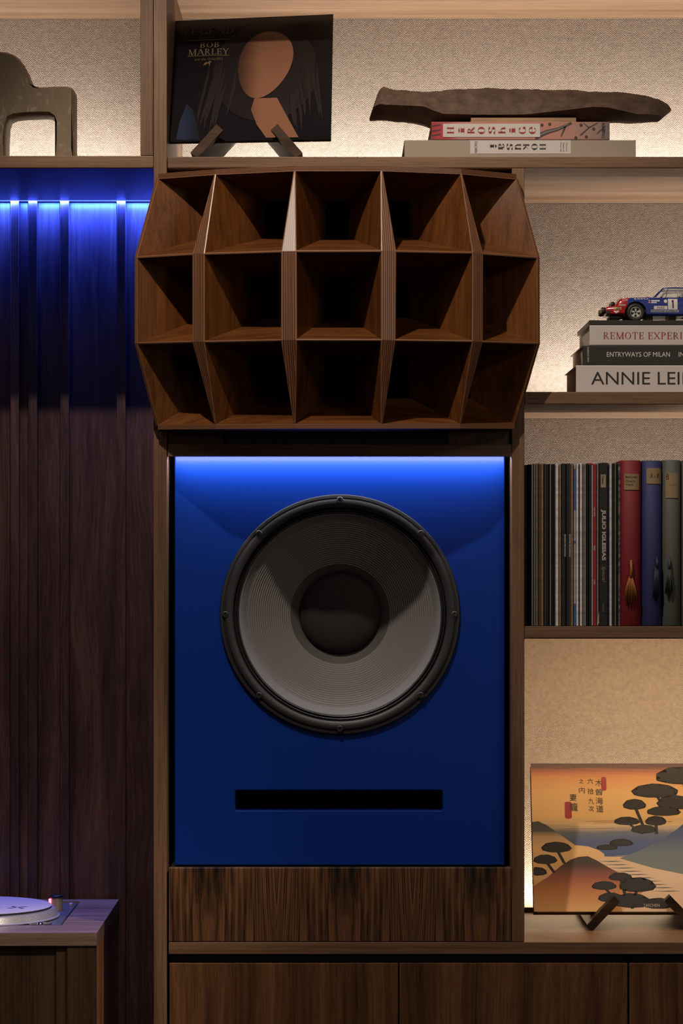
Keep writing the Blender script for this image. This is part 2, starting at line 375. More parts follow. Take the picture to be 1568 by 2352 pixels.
def serif_geo(s, T=0.13, t=0.035, gap=0.10):
    vs, fs = [], []
    def quad(p): b = len(vs); vs.extend(p); fs.append([b, b + 1, b + 2, b + 3])
    x0 = 0.0
    for ch in s:
        if ch == ' ': x0 += 0.42; continue
        wd, strokes = SERIF[ch]
        for st in strokes:
            q = st.split(); k = q[0]; a = [float(v) for v in q[1:]]
            if k in 'Vt':
                hw = (T if k == 'V' else t * 1.3) / 2; x, ya, yb = a
                quad([(x0 + x - hw, ya), (x0 + x + hw, ya), (x0 + x + hw, yb), (x0 + x - hw, yb)])
                for yy, sg in ((ya, 1), (yb, -1)):
                    if yy in (0.0, 1.0, .62, .8): quad([(x0 + x - hw - .08, yy), (x0 + x + hw + .08, yy), (x0 + x + hw + .08, yy + sg * t), (x0 + x - hw - .08, yy + sg * t)])
            elif k == 'H':
                quad([(x0 + a[0], a[2] - t / 2 + (t / 2 if a[2] == 0 else -t / 2 if a[2] == 1 else 0)), (x0 + a[1], a[2] - t / 2 + (t / 2 if a[2] == 0 else -t / 2 if a[2] == 1 else 0)), (x0 + a[1], a[2] + t / 2 + (t / 2 if a[2] == 0 else -t / 2 if a[2] == 1 else 0)), (x0 + a[0], a[2] + t / 2 + (t / 2 if a[2] == 0 else -t / 2 if a[2] == 1 else 0))])
            elif k == 's': quad([(x0 + a[0] - t * .7, a[1]), (x0 + a[0] + t * .7, a[1]), (x0 + a[0] + t * .7, a[1] + a[2]), (x0 + a[0] - t * .7, a[1] + a[2])])
            elif k in 'Dd':
                hw = (T if k == 'D' else t * 1.4) / 2 * 1.1
                quad([(x0 + a[0] - hw, a[1]), (x0 + a[0] + hw, a[1]), (x0 + a[2] + hw, a[3]), (x0 + a[2] - hw, a[3])])
            elif k in 'CO':
                if k == 'O':
                    cx, cy, r = a; n = 12; b = len(vs)
                    vs.extend([(x0 + cx + r * .8 * math.cos(6.2832 * i / n), cy + r * math.sin(6.2832 * i / n)) for i in range(n)]); fs.append([b + i for i in range(n)])
                    continue
                cx, cy, rx, ry, a0, a1 = a; n = max(6, int(abs(a1 - a0) / 14))
                for i in range(n):
                    p = []
                    for aa in (a0 + (a1 - a0) * i / n, a0 + (a1 - a0) * (i + 1) / n):
                        r_ = math.radians(aa); wdt = t + (T - t) * abs(math.cos(r_)) ** 1.5
                        p.append(((x0 + cx + rx * math.cos(r_), cy + ry * math.sin(r_)), (x0 + cx + (rx - wdt) * math.cos(r_), cy + (ry - min(wdt, ry * .5) * (1 if abs(math.cos(r_)) > .3 else .8)) * math.sin(r_))))
                    quad([p[0][0], p[1][0], p[1][1], p[0][1]])
        x0 += wd + gap
    lay = {}
    for i, f in enumerate(fs):
        for j in f: lay[j] = (i % 40) * 1.2e-5
    return [(p[0], p[1], lay[i]) for i, p in enumerate(vs)], fs
def put_text(name, geo, origin, xdir, ydir, width, height, mat, parent, lift=0.0003):
    """lay lettering on a surface: the box of the letters fills width by height from origin"""
    vs, fs = geo
    xa, xb = min(p[0] for p in vs), max(p[0] for p in vs); ya, yb = min(p[1] for p in vs), max(p[1] for p in vs)
    xd, yd = Vector(xdir).normalized(), Vector(ydir).normalized(); n = xd.cross(yd).normalized() * lift
    o = Vector(origin)
    mb = MB(); mb.add([o + xd * ((p[0] - xa) / (xb - xa) * width) + yd * ((p[1] - ya) / (yb - ya) * height) + n + (n.normalized() * p[2] if len(p) > 2 else Vector()) for p in vs], fs)
    return mb.build(name, mat, parent, fix=False)
def text_px(name, geo, x0, y0, x1, y1, Y, mat, parent, rot=0):
    """lettering on an upright face at depth Y filling a rectangle; rot 90 = letters' up points left, -90 = right"""
    a, b = P(x0, y1, Y), P(x1, y0, Y); wd, ht = b.x - a.x, b.z - a.z
    if rot == 0: return put_text(name, geo, a, (1, 0, 0), (0, 0, 1), wd, ht, mat, parent)
    if rot == 90: return put_text(name, geo, (b.x, Y, a.z), (0, 0, 1), (-1, 0, 0), ht, wd, mat, parent)
    return put_text(name, geo, (a.x, Y, b.z), (0, 0, -1), (1, 0, 0), ht, wd, mat, parent)

# ================================================================== the room
WY = 0.52
fl = MB().box(-4, 4, -7, 0.6, -0.05, 0).build('floor', plain('floor_dark_oak', srgb(70, 52, 40), 0.4))
tag(fl, kind='structure')
wl = MB().box(-2.2, 2.2, WY, WY + 0.1, 0, 3.5).build('wall_back', wallcover)
tag(wl, 'beige woven fabric wall behind the shelves', kind='structure')

# panelled wall of the niche: boards and proud fins, each a plank of its own
wp = empty('wall_left', (PX(150, WY), WY - 0.02, 0), 'dark walnut plank wall with proud fins inside the niche', kind='structure')
zt = PZ(386) - 0.001
edges = [-260, -190, -170, -110, -90, -30, -12, 4.5]
boards = [(-420, -190), (-170, -110), (-90, -30), (-12, 24), (43, 65), (85, 138), (158, 268), (288, 389)]
fins = [(-190, -170), (-110, -90), (-30, -12), (24, 43), (65, 85), (138, 158), (268, 288)]
for a, b in boards:
    Yf = WY - 0.012
    MB().box(PX(a, Yf) + 0.0006, PX(b, Yf) - 0.0006, Yf, WY - 0.0005, 0.0, zt).build('plank', walnut_panel, wp, bevel=0.0006)
for a, b in fins:
    Yf = WY - 0.042
    MB().box(PX(a, Yf), PX(b, Yf), Yf, WY - 0.0005, 0.0, zt).build('fin', walnut_panel, wp, bevel=0.0008)

# ================================================================== built-in shelving
sh = empty('shelving_unit', (PX(784), 0.26, 0), 'walnut built-in shelving unit with backlit bays and upright posts', 'shelving')
ZTOP = PZ(-78)
def upright(x0, x1, z0, z1, Y0=0.0):
    return MB().box(PX(x0), PX(x1), Y0, WY - 0.001, z0, z1).build('upright', walnut_z, sh, bevel=0.0012)
upright(352.5, 383, 0.0, ZTOP + 0.3)
upright(322, 351.5, PZ(356.5), ZTOP + 0.3, 0.004)
upright(1175, 1204, PZ(2163.5), PZ(386.5))
DX = PX(2150)
def shelf(x0, x1, yt, yb, soffit=None, Y1=WY - 0.001, right=None):
    xa, xb = PX(x0), (PX(x1) if right is None else right)
    zt_, zb_ = PZ(yt), PZ(yb)
    s = MB().box(xa, xb, 0, Y1, zb_ + 0.0008, zt_).build('shelf', walnut_x, sh, bevel=0.0012)
    if soffit: MB().box(xa + 0.0005, xb - 0.0005, 0.002, Y1 - 0.001, zb_, zb_ + 0.0008).build('soffit', soffit, s)
    return s
shelf_a = shelf(-420, 352, 358, 386.5, walnut_blue_soffit)
shelf_b = shelf(384.5, 0, 360, 386.5, walnut_soffit, right=DX)
shelf_c = shelf(1204.5, 0, 900, 929, walnut_soffit, right=DX)
shelf_d = shelf(1204.5, 0, 1438.5, 1466, walnut_soffit, right=DX)
# the top boards over the frame
top1 = MB().box(PX(-420), PX(321.5), 0.04, WY - 0.001, ZTOP, ZTOP + 0.025).build('shelf', walnut_soffit, sh)
top2 = MB().box(PX(383.5), DX, 0.04, WY - 0.001, ZTOP, ZTOP + 0.025).build('shelf', walnut_soffit, sh)
MB().box(DX, DX + 0.025, 0, WY - 0.001, PZ(2163), ZTOP + 0.3).build('upright', walnut_z, sh, bevel=0.001)
# rail and sunk panel between the horn and the speaker
MB().box(PX(385), PX(1174.5), 0.0, 0.022, PZ(1048), PZ(1020)).build('rail', walnut_x, sh, bevel=0.001)
MB().box(PX(385), PX(1174.5), 0.014, 0.03, PZ(1019.5), PZ(940)).build('infill_panel', walnut_door, sh)
MB().box(PX(387.5), PX(1174), 0.0, 0.02, PZ(2162.5), PZ(1993.5)).build('front_panel', rosewood, sh, bevel=0.0008)
MB().box(PX(387.5), PX(1174), 0.021, 0.45, PZ(2010), PZ(1998)).build('speaker_ledge', dark_recess, sh)
MB().box(PX(384), PX(1174.5), 0.44, 0.45, PZ(2000), PZ(390)).build('back_panel', black_void, sh)  # added black sheet, shade of the inner cavity put into its colour

# led channels with their strips, one on each lit shelf
led_body = plain('led_channel_grey', srgb(60, 52, 46), 0.5)
led_white = emit('led_white_diffuser', (1.0, 0.86, 0.70, 1), 6)
led_blue = emit('led_blue_diffuser', (0.12, 0.2, 1.0, 1), 1.5)
def led_channel(xa, xb, z, watts, color=LEDW, mat=led_white, Yc=0.420):
    c = MB().box(xa, xb, Yc - 0.012, Yc - 0.009, z, z + 0.010).box(xa, xb, Yc - 0.009, Yc + 0.009, z, z + 0.003).build('led_channel', led_body, sh)
    MB().box(xa + 0.001, xb - 0.001, Yc - 0.007, Yc + 0.007, z + 0.0031, z + 0.0045).build('led_strip', mat, c)
    strip_light('led_strip_light', xa + 0.003, xb - 0.003, Yc, z + 0.0065, (0, 0.25, 1), watts, color, 0.012)
ZA, ZB_, ZCC, ZD, ZE = PZ(358), PZ(360), PZ(900), PZ(1438.5), PZ(2163.5)
led_channel(PX(-420), PX(321), ZA, 3.0)
led_channel(PX(384), DX, ZB_, 3.0)
led_channel(PX(1205), DX, ZCC, 3.0)
led_channel(PX(1205), DX, ZD, 3.0)
led_channel(PX(1205), DX, ZE, 4.5, (1.0, 0.84, 0.62), Yc=0.47)
cd_ = MB().box(PX(1205), DX, 0.115, 0.140, PZ(1466) - 0.004, PZ(1466) - 0.0002).build('led_channel', led_body, sh)
strip_light('warm_led_light', PX(1206), DX - 0.003, 0.1275, PZ(1466) - 0.0045, (0, 0.45, -1), 5.5, (1.0, 0.72, 0.42), 0.014)
# blue light over the plank wall and over the speaker
BLY = WY - 0.0440
cb = MB().box(PX(-420), PX(351), BLY - 0.005, BLY + 0.005, PZ(386.5) - 0.0008, PZ(386.5) - 0.0001).build('led_strip', led_blue, shelf_a)
strip_light('blue_led_light', PX(-420), PX(350), BLY, PZ(386.5) - 0.0012, (0, 0.15, -1), 44.0, LEDB, 0.006)
ct = MB().box(PX(386), PX(1174), 0.024, 0.036, PZ(1046), PZ(1043)).build('led_channel', led_body, sh)
MB().box(PX(388), PX(1172), 0.0245, 0.0355, PZ(1046.6), PZ(1046.0)).build('led_strip', led_blue, ct)
strip_light('speaker_led_light', PX(388), PX(1172), 0.030, PZ(1047.0), (0, 0.25, -1), 3.4, (0.85, 0.88, 1.0), 0.010)

# ================================================================== worktop and low cabinets
wt = MB().box(PX(387), DX, 0.0, WY - 0.001, PZ(2192), PZ(2164)).build('worktop', walnut_x, bevel=0.0012)
tag(wt, 'long walnut worktop over the low cabinets', 'worktop')
def cabinet(x0, x1, label):
    e = empty('cabinet', (PX((x0 + x1) / 2), 0.26, 0), label, 'cabinet', 'low cabinets under the worktop')
    MB().box(PX(x0 - 1), PX(x1 + 1.5), 0.024, 0.5, 0.05, PZ(2192.6)).build('body', dark_recess, e)
    MB().box(PX(x0), PX(x1), 0.002, 0.022, 0.06, PZ(2213)).build('door', walnut_door, e, bevel=0.001)
    MB().box(PX(x0 - 1), PX(x1 + 1.5), 0.04, 0.48, 0.0, 0.05).build('plinth', black_void, e)
cabinet(388.5, 914, 'low walnut cabinet directly under the blue speaker, beside the niche post')
cabinet(917, 1441, 'low walnut cabinet under the worktop, middle one of the three doors')
cabinet(1445, 1970, 'low walnut cabinet under the worktop, rightmost and cut by the frame')

# ================================================================== bass speaker
BY = 0.052
sp = empty('bass_speaker', (PX(780, BY), BY, PZ(1996)), 'cobalt blue bass speaker with one huge black woofer and a slot port', 'speaker')
blue_paint = plain('cobalt_blue_lacquer', (0.0004, 0.025, 0.215, 1), 0.38, spec=0.32, bump=0.03, bscale=900)
WC = P(780.5, 1411, BY); WR = 275.5 * (D + BY) / FPX
x0, x1, z0, z1 = PX(401, BY), PX(1158.5, BY), PZ(1987.5, BY), PZ(1040, BY)
sx0, sx1, sz0, sz1 = PX(540, BY), PX(1016, BY), PZ(1862, BY), PZ(1815, BY)
def baffle():
    bm = bmesh.new()
    def bev(pts, y): return [bm.verts.new((p[0], y, p[1])) for p in pts]
    n = 96; R = WR * 0.955
    circ = [(WC.x + R * math.cos(2 * math.pi * k / n), WC.z + R * math.sin(2 * math.pi * k / n)) for k in range(n)]
    rect = [(x0, z0), (x1, z0), (x1, z1), (x0, z1)]
    rr = 0.004
    slot = []
    for cx, cz, a0 in ((sx1 - rr, sz1 - rr, 0), (sx0 + rr, sz1 - rr, 90), (sx0 + rr, sz0 + rr, 180), (sx1 - rr, sz0 + rr, 270)):
        for k in range(5): a = math.radians(a0 + 22.5 * k); slot.append((cx + rr * math.cos(a), cz + rr * math.sin(a)))
    es = []; loops = []
    for pts in (rect, circ, slot):
        vs = bev(pts, BY); loops.append(vs)
        for i in range(len(vs)): es.append(bm.edges.new((vs[i], vs[(i + 1) % len(vs)])))
    bmesh.ops.triangle_fill(bm, use_beauty=True, use_dissolve=False, edges=es, normal=(0, -1, 0))
    for vs, dep in zip(loops, (0.022, 0.022, 0.22)):
        back = [bm.verts.new((v.co.x, BY + dep, v.co.z)) for v in vs]
        for i in range(len(vs)): bm.faces.new((vs[i], vs[(i + 1) % len(vs)], back[(i + 1) % len(vs)], back[i]))
    bmesh.ops.recalc_face_normals(bm, faces=bm.faces)
    me = bpy.data.meshes.new('baffle'); bm.to_mesh(me); bm.free(); me.materials.append(blue_paint)
    me.transform(Matrix.Translation(-sp.location))
    o = bpy.data.objects.new('baffle', me); COL.objects.link(o); o.parent = sp
    bv = o.modifiers.new('bevel', 'BEVEL'); bv.width = 0.0022; bv.segments = 3; bv.limit_method = 'ANGLE'; bv.angle_limit = math.radians(60)
    return o
bf = baffle()
MB().box(sx0 - 0.01, sx1 + 0.01, BY + 0.215, BY + 0.225, sz0 - 0.01, sz1 + 0.01).build('port', black_void, sp)
black_paint = plain('enclosure_black', (0.006, 0.006, 0.007, 1), 0.6)
enc = MB()
enc.box(x0 + 0.001, x0 + 0.018, BY + 0.0225, 0.42, z0, z1).box(x1 - 0.018, x1 - 0.001, BY + 0.0225, 0.42, z0, z1)
enc.box(x0 + 0.018, x1 - 0.018, BY + 0.0225, 0.42, z0, z0 + 0.018).box(x0 + 0.018, x1 - 0.018, BY + 0.0225, 0.42, z1 - 0.018, z1).box(x0, x1, 0.42, 0.435, z0, z1)
enc.build('enclosure', black_paint, sp)
cast = plain('woofer_cast_black', (0.016, 0.016, 0.016, 1), 0.42, spec=0.6, bump=0.5, bscale=700)
rubber = plain('surround_black', (0.014, 0.014, 0.014, 1), 0.30, spec=0.8)
cone_m = plain('paper_cone_grey', (0.160, 0.152, 0.147, 1), 0.6, spec=0.35, bump=0.25, bscale=1500)
cone_in = plain('cone_neck_dark', (0.052, 0.049, 0.046, 1), 0.7, bump=0.2, bscale=1500)
cap_m = plain('dust_cap_felt', (0.014, 0.012, 0.011, 1), 0.75, bump=0.25, bscale=900)
k_ = (D + BY) / FPX
def pr(r): return r * k_
fr = MB().lathe([(pr(275.5), 0.0), (pr(275.5), -0.006), (pr(273.5), -0.0085), (pr(268), -0.009), (pr(266.5), -0.0075), (pr(264.5), -0.0078), (pr(263), -0.0115), (pr(260), -0.0125), (pr(250), -0.0118), (pr(246), -0.0095), (pr(245), -0.002), (pr(245), 0.02)],
    WC, 'y', 160).build('woofer_frame', cast, sp, smooth=True, angle=45)
su = []
for i in range(40):                                            # three rolls
    t = i / 39; r = 249 - 17.5 * t
    su.append((pr(r), 0.001 - 0.0045 * abs(math.sin(math.pi * 3 * t)) + 0.002 * t))
MB().lathe(su, WC, 'y', 160).build('surround', rubber, sp, smooth=True)
def cone_y(r):                                                 # r in picture pixels
    if r > 214: return 0.003 + 0.016 * (231.5 - r) / 17.5          # a steeper smooth band at the rim
    t = (214 - r) / (214 - 96)
    return 0.019 + 0.068 * (t ** 0.95)
cp = [(pr(232), 0.003), (pr(229), 0.0035)]
r = 228.0
while r > 116:
    rib = 0.0012 * (0.5 + 0.5 * math.cos(2 * math.pi * (r - 116) / 4.9)) if r < 214 else 0
    cp.append((pr(r), cone_y(r) - rib)); r -= 0.7
co = MB().lathe(cp, WC, 'y', 160).build('cone', cone_m, sp, smooth=True)
MB().lathe([(pr(116), cone_y(116) - 0.0004), (pr(114.5), cone_y(114.5) - 0.0009), (pr(104), cone_y(104)), (pr(96), cone_y(96) - 0.001), (pr(94), cone_y(94) + 0.002)], WC, 'y', 128).build('cone_neck', cone_in, co, smooth=True)
dc = [(pr(95.5), cone_y(96) + 0.001)]
for i in range(1, 15):
    a = i / 14 * math.pi / 2; dc.append((max(pr(95.5) * math.cos(a), 0.0002), cone_y(96) + 0.001 - 0.030 * math.sin(a)))
MB().lathe(dc, WC, 'y', 96).build('dust_cap', cap_m, co, smooth=True)
screw_m = plain('screw_steel', (0.12, 0.12, 0.12, 1), 0.35, metal=0.9)
for k in range(8):
    a = math.pi / 2 + k * math.pi / 4; c = Vector((WC.x + pr(262.5) * math.cos(a), BY, WC.z + pr(262.5) * math.sin(a)))
    b_ = MB().lathe([(pr(7.5), -0.002), (pr(7.5), -0.0125), (pr(6.2), -0.0138), (pr(4.2), -0.0138), (pr(4.0), -0.0118)], c, 'y', 20).build('screw_boss', cast, fr, smooth=True, angle=35)
    sm = MB().lathe([(pr(4.0), -0.0105), (pr(3.8), -0.0122), (pr(2.0), -0.0124), (pr(1.6), -0.0112), (0.0001, -0.0112)], c, 'y', 16).build('screw', screw_m, fr, smooth=True, angle=35)

# ================================================================== wooden multicell horn
HC = 774.0
hy = -0.150                                                    # depth of the middle top edge, most forward there
top_d = [0.128, 0.052, 0.0, 0.0, 0.052, 0.128]                 # set back of the five chords' corners
L0 = [(363, 409), (494, 399.5), (676.5, 391), (876, 391), (1059, 398), (1185, 410)]
L3 = [(362.5, 977.5), (494.7, 976.3), (676.6, 975.2), (876, 975.2), (1056.5, 975), (1181, 976)]
adv = 0.062
dirs = [40, 21, 0, -21, -40]
L1 = [((314, 590.5), (443.5, 582.8)), ((467.8, 582.6), (647.8, 577)), ((678.5, 576.6), (877.2, 576.2)), ((907.3, 576.6), (1086.3, 580)), ((1107.3, 582), (1234, 591))]
L2 = [((314, 788.5), (443.3, 785)), ((467.8, 785), (647.3, 781.2)), ((679.2, 780.8), (876.8, 781)), ((906, 781.5), (1085.6, 784)), ((1106.6, 785), (1234.8, 789))]
def lvl(lv, c):
    """mouth corners (start, end) of column c at level lv"""
    if lv in (0, 3):
        pts = (L0, L3)[lv == 3]
        return [P(pts[c][0], pts[c][1], hy + top_d[c]), P(pts[c + 1][0], pts[c + 1][1], hy + top_d[c + 1])]
    pts = (L1, L2)[lv == 2][c]; a = adv * math.cos(math.radians(dirs[c]))
    return [P(pts[0][0], pts[0][1], hy + top_d[c] - a), P(pts[1][0], pts[1][1], hy + top_d[c + 1] - a)]
HB = P(HC, 687, hy)
hn = empty('multicell_horn', (HB.x, hy + 0.1, PZ(990, 0)), 'brown plywood multicell horn, three rows of five flared openings', 'horn speaker')
TY = 0.0                                                       # the throats lie this deep
def throat(c, r, Y, f=1.0):
    cx_, cy_ = HC + (c - 2) * 139, 687 + (r - 1) * 184
    return [P(cx_ - 28 * f, cy_ - 44 * f, Y), P(cx_ + 28 * f, cy_ - 44 * f, Y), P(cx_ + 28 * f, cy_ + 44 * f, Y), P(cx_ - 28 * f, cy_ + 44 * f, Y)]
for c in range(5):
    for rrow in range(3):
        (a, b), (d_, c_) = lvl(rrow, c), lvl(rrow + 1, c)
        mouth = [a, b, c_, d_]                                 # top left, top right, bottom right, bottom left
        cen = sum(mouth, Vector()) / 4
        inner = [p + (cen - p).normalized() * 0.0028 + Vector((0, 0.0005, 0)) for p in mouth]
        thr = throat(c, rrow, TY)
        end = throat(c, rrow, TY + 0.22, 0.8)
        mb = MB(); N_, M_ = 14, 5
        for k in range(4):
            a0, a1, t0, t1, e0, e1 = inner[k], inner[(k + 1) % 4], thr[k], thr[(k + 1) % 4], end[k], end[(k + 1) % 4]
            vs = []
            for i in range(N_ + 1):
                for j in range(M_ + 1): vs.append(a0.lerp(a1, j / M_).lerp(t0.lerp(t1, j / M_), i / N_))
            mb.add(vs, [[i * (M_ + 1) + j, i * (M_ + 1) + j + 1, (i + 1) * (M_ + 1) + j + 1, (i + 1) * (M_ + 1) + j] for i in range(N_) for j in range(M_)], 0 if k in (1, 3) else 1)
            mb.add([t0, t1, e1, e0], [(0, 1, 2, 3)], 0 if k in (1, 3) else 1)
        for k in range(4): mb.add([mouth[k], mouth[(k + 1) % 4], inner[(k + 1) % 4], inner[k]], [(0, 1, 2, 3)], 2)
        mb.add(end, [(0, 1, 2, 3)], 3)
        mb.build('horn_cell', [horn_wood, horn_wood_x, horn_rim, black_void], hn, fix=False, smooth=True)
# plywood wedges between the columns
for c in range(4):
    for lv in range(3):
        p0, p1 = lvl(lv, c)[1], lvl(lv, c + 1)[0]
        q0, q1 = lvl(lv + 1, c)[1], lvl(lv + 1, c + 1)[0]
        ht = (p0 - q0).length
        mb = MB()
        bk = Vector((0, 0.05, 0))
        if lv == 0: mb.add([p0, q1, q0], [(0, 1, 2)], 0, [[(0.5, 1), (1, 0), (0, 0)]]); mb.add([p0, q1 + bk, q0 + bk], [(0, 2, 1)], 0)
        elif lv == 2: mb.add([p0, p1, q0], [(0, 1, 2)], 0, [[(0, 1), (1, 1), (0.5, 0)]])
        else: mb.add([p0, p1, q1, q0], [(0, 1, 2, 3)], 0, [[(0, 1), (1, 1), (1, 0), (0, 0)]])
        mb.build('wedge_strip', ply, hn, fix=False)
# outer shell: top, bottom, side boards with their ply edges
def board_between(lv, thick, name):
    for c in range(5):
        a, b = lvl(lv, c); up = Vector((0, 0, thick))
        bk = 0.30
        a2, b2 = Vector((a.x * 0.8 + HB.x * .2, bk, a.z)), Vector((b.x * 0.8 + HB.x * .2, bk, b.z))
        fr_ = Vector((0, -0.0006, 0))
        mb = MB()
        lo, hi = sorted((0, thick))
        v = [a + fr_, b + fr_, b2, a2, a + fr_ + up, b + fr_ + up, b2 + up, a2 + up]
        mb.add(v, [(0, 1, 5, 4)], 1, [[(0, 0), (0, 1.0), (0.55, 1.0), (0.55, 0)]])
        mb.add(v, [(4, 5, 6, 7), (0, 3, 2, 1), (1, 2, 6, 5), (0, 4, 7, 3), (2, 3, 7, 6)], 0)
        mb.build(name, [horn_wood_x, ply], hn, fix=False)
board_between(0, 0.0085, 'top_board')
board_between(3, -0.0075, 'bottom_board')
for side, c, sgn in ((0, 0, -1), (1, 4, 1)):
    for lv in range(3):
        a, b = lvl(lv, c)[side], lvl(lv + 1, c)[side]
        o_ = Vector((sgn * 0.0042, 0.003, 0)); bk = 0.30
        a2 = Vector((HB.x + (a.x - HB.x) * 0.8, bk, a.z)); b2 = Vector((HB.x + (b.x - HB.x) * 0.8, bk, b.z))
        mb = MB()
        v = [a, b, b + o_, a + o_, a2, b2]
        mb.add(v, [(0, 1, 2, 3)], 1, [[(0, 0), (0, 1), (0.4, 1), (0.4, 0)]])
        mb.add(v, [(3, 2, 5, 4), (0, 3, 4), (1, 5, 2)], 0)
        mb.build('side_board', [horn_wood, ply], hn, fix=False)
# a cradle that carries the horn on the rail
MB().box(PX(520), PX(1030), 0.0, 0.20, PZ(1019.8), PZ(984)).build('horn_cradle', dark_recess, hn)

# ================================================================== console and turntable
TY0, TY1 = -0.06, 0.474
drop = (2143 - HZ) * (D + TY0) / FPX; tz = ZC - drop
cxr = (222 - CX) * (D + TY0) / FPX; cxl = -1.25
cs = empty('console_table', ((cxl + cxr) / 2, 0.2, 0), 'low walnut console set with a turntable, beside the plank wall', 'console table')
tb = 0.0255
dk = (-1.005, -0.5475, 0.055, 0.435)                            # the deck's recess in the top
for nm, bx in (('front', (cxl, cxr, TY0, dk[2])), ('back', (cxl, cxr, dk[3], TY1)), ('end', (dk[1], cxr, dk[2], dk[3])), ('end', (cxl, dk[0], dk[2], dk[3]))):
    MB().box(*bx, tz - tb + 0.0009, tz).build('top_board', walnut_console, cs)
MB().box(dk[0] - .02, dk[1] + .02, dk[2] - .02, dk[3] + .02, tz - 0.13, tz - 0.12).build('deck_tray', dark_recess, cs)
MB().box(cxr - 0.024, cxr - 0.0015, TY0 + 0.0225, TY1 - 0.002, 0.0, tz - tb).build('side_panel', walnut_console_z, cs)
MB().box(cxl, cxl + 0.022, TY0 + 0.002, TY1 - 0.002, 0.0, tz - tb).build('side_panel', walnut_console_z, cs)
xq = lambda p: (p - CX) * (D + TY0) / FPX
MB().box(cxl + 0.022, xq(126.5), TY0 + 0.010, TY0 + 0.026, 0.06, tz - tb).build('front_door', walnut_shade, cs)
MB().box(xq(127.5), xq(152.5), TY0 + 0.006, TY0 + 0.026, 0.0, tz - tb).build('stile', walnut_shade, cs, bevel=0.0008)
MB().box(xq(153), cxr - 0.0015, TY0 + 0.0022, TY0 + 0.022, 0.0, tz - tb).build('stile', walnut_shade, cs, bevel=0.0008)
MB().box(cxl + 0.022, cxr - 0.026, TY1 - 0.02, TY1 - 0.004, 0.0, tz - tb).build('back_panel', dark_recess, cs)

tt = empty('turntable', ((dk[0] + dk[1]) / 2, 0.25, tz - 0.12), 'silver direct drive turntable sunk into the console top', 'turntable')
deck_m = plain('deck_metal_grey', (0.16, 0.165, 0.18, 1), 0.35, metal=0.45)
silver = plain('platter_silver', (0.50, 0.49, 0.47, 1), 0.28, metal=0.45)
MB().box(dk[0] + 0.004, dk[1] - 0.0045, dk[2] + 0.0005, dk[3] - 0.009, tz - 0.118, tz - 0.0015).build('plinth', deck_m, tt, bevel=0.002)
PC = Vector((-0.732, 0.19, tz))
pl = MB().lathe([(0.155, 0.0), (0.1662, 0.0005), (0.1662, 0.0022), (0.1625, 0.0032), (0.1575, 0.0150), (0.1560, 0.0155), (0.1556, 0.0172), (0.1535, 0.0175), (0.0005, 0.0176)], PC, 'z', 160).build('platter', silver, tt, smooth=True, angle=25)
dots = MB()
for row, (rad, zz, rr) in enumerate(((0.1620, 0.0048, .0008), (0.1607, 0.0075, .0013), (0.1595, 0.0103, .0013), (0.1583, 0.0130, .0008))):
    for k in range(190):
        a = 2 * math.pi * (k + (row % 2) * .5) / 190
        if math.sin(a) > 0.35: continue
        c = PC + Vector((rad * math.cos(a), rad * math.sin(a), zz)); rd = Vector((math.cos(a), math.sin(a), 0.3)).normalized(); tn = Vector((-math.sin(a), math.cos(a), 0)); up = rd.cross(tn)
        dots.add([c + tn * rr, c + up * rr, c - tn * rr, c - up * rr, c + rd * rr * .9], [(0, 1, 4), (1, 2, 4), (2, 3, 4), (3, 0, 4)])
tag(dots.build('strobe_dots', silver, pl, smooth=True), kind='stuff')
gold = plain('strobe_brass', (0.55, 0.43, 0.26, 1), 0.2, metal=0.5)
SX, SY = -0.5835, 0.305
st = MB().lathe([(0.0128, -0.001), (0.0128, 0.024)], (SX, SY, tz), 'z', 32).build('strobe_tower', gold, tt, smooth=True)
MB().lathe([(0.0132, 0.024), (0.0142, 0.0245), (0.0142, 0.0285), (0.0130, 0.0295), (0.0001, 0.0295)], (SX, SY, tz), 'z', 32).build('cap', plain('cap_black', (0.012, 0.012, 0.014, 1), 0.25), st, smooth=True, angle=40)
MB().box(SX - 0.0150, SX - 0.0105, SY - 0.0085, SY - 0.0025, tz + 0.013, tz + 0.022).build('strobe_lamp', emit('strobe_red', (1.0, 0.06, 0.12, 1), 9), st)
MB().lathe([(0.0045, -0.001), (0.0045, 0.004), (0.003, 0.0052), (0.0001, 0.0052)], (-0.5605, 0.372, tz), 'z', 16).build('lamp_knob', silver, tt, smooth=True, angle=40)
ad = Vector((-0.5925, 0.078, tz))
MB().lathe([(0.0235, -0.001), (0.0235, 0.0004), (0.0215, 0.0011), (0.018, 0.0002), (0.006, -0.0004), (0.0045, 0.003), (0.0001, 0.0035)], ad, 'z', 40).build('adapter_dish', plain('dish_chrome', (0.55, 0.57, 0.62, 1), 0.08, metal=1.0), tt, smooth=True, angle=60)
sm_e = empty('slipmat', (PC.x, PC.y, PC.z + 0.0176), 'pale lilac slipmat with dark blue marks lying on the turntable platter', 'slipmat')
felt = plain('slipmat_felt', (0.46, 0.40, 0.38, 1), 0.85, bump=0.3, bscale=1500)
mt = MB().lathe([(0.1465, 0.0), (0.1500, 0.0006), (0.1503, 0.0042), (0.1488, 0.0050), (0.0001, 0.0051)], PC + Vector((0, 0, 0.0176)), 'z', 128, mats=[1, 1, 0, 0]).build('felt_disc', [felt, plain('slipmat_rubber', (0.03, 0.024, 0.02, 1), 0.6)], sm_e, smooth=True, angle=30)
navy = plain('slipmat_print_navy', (0.045, 0.055, 0.14, 1), 0.8)
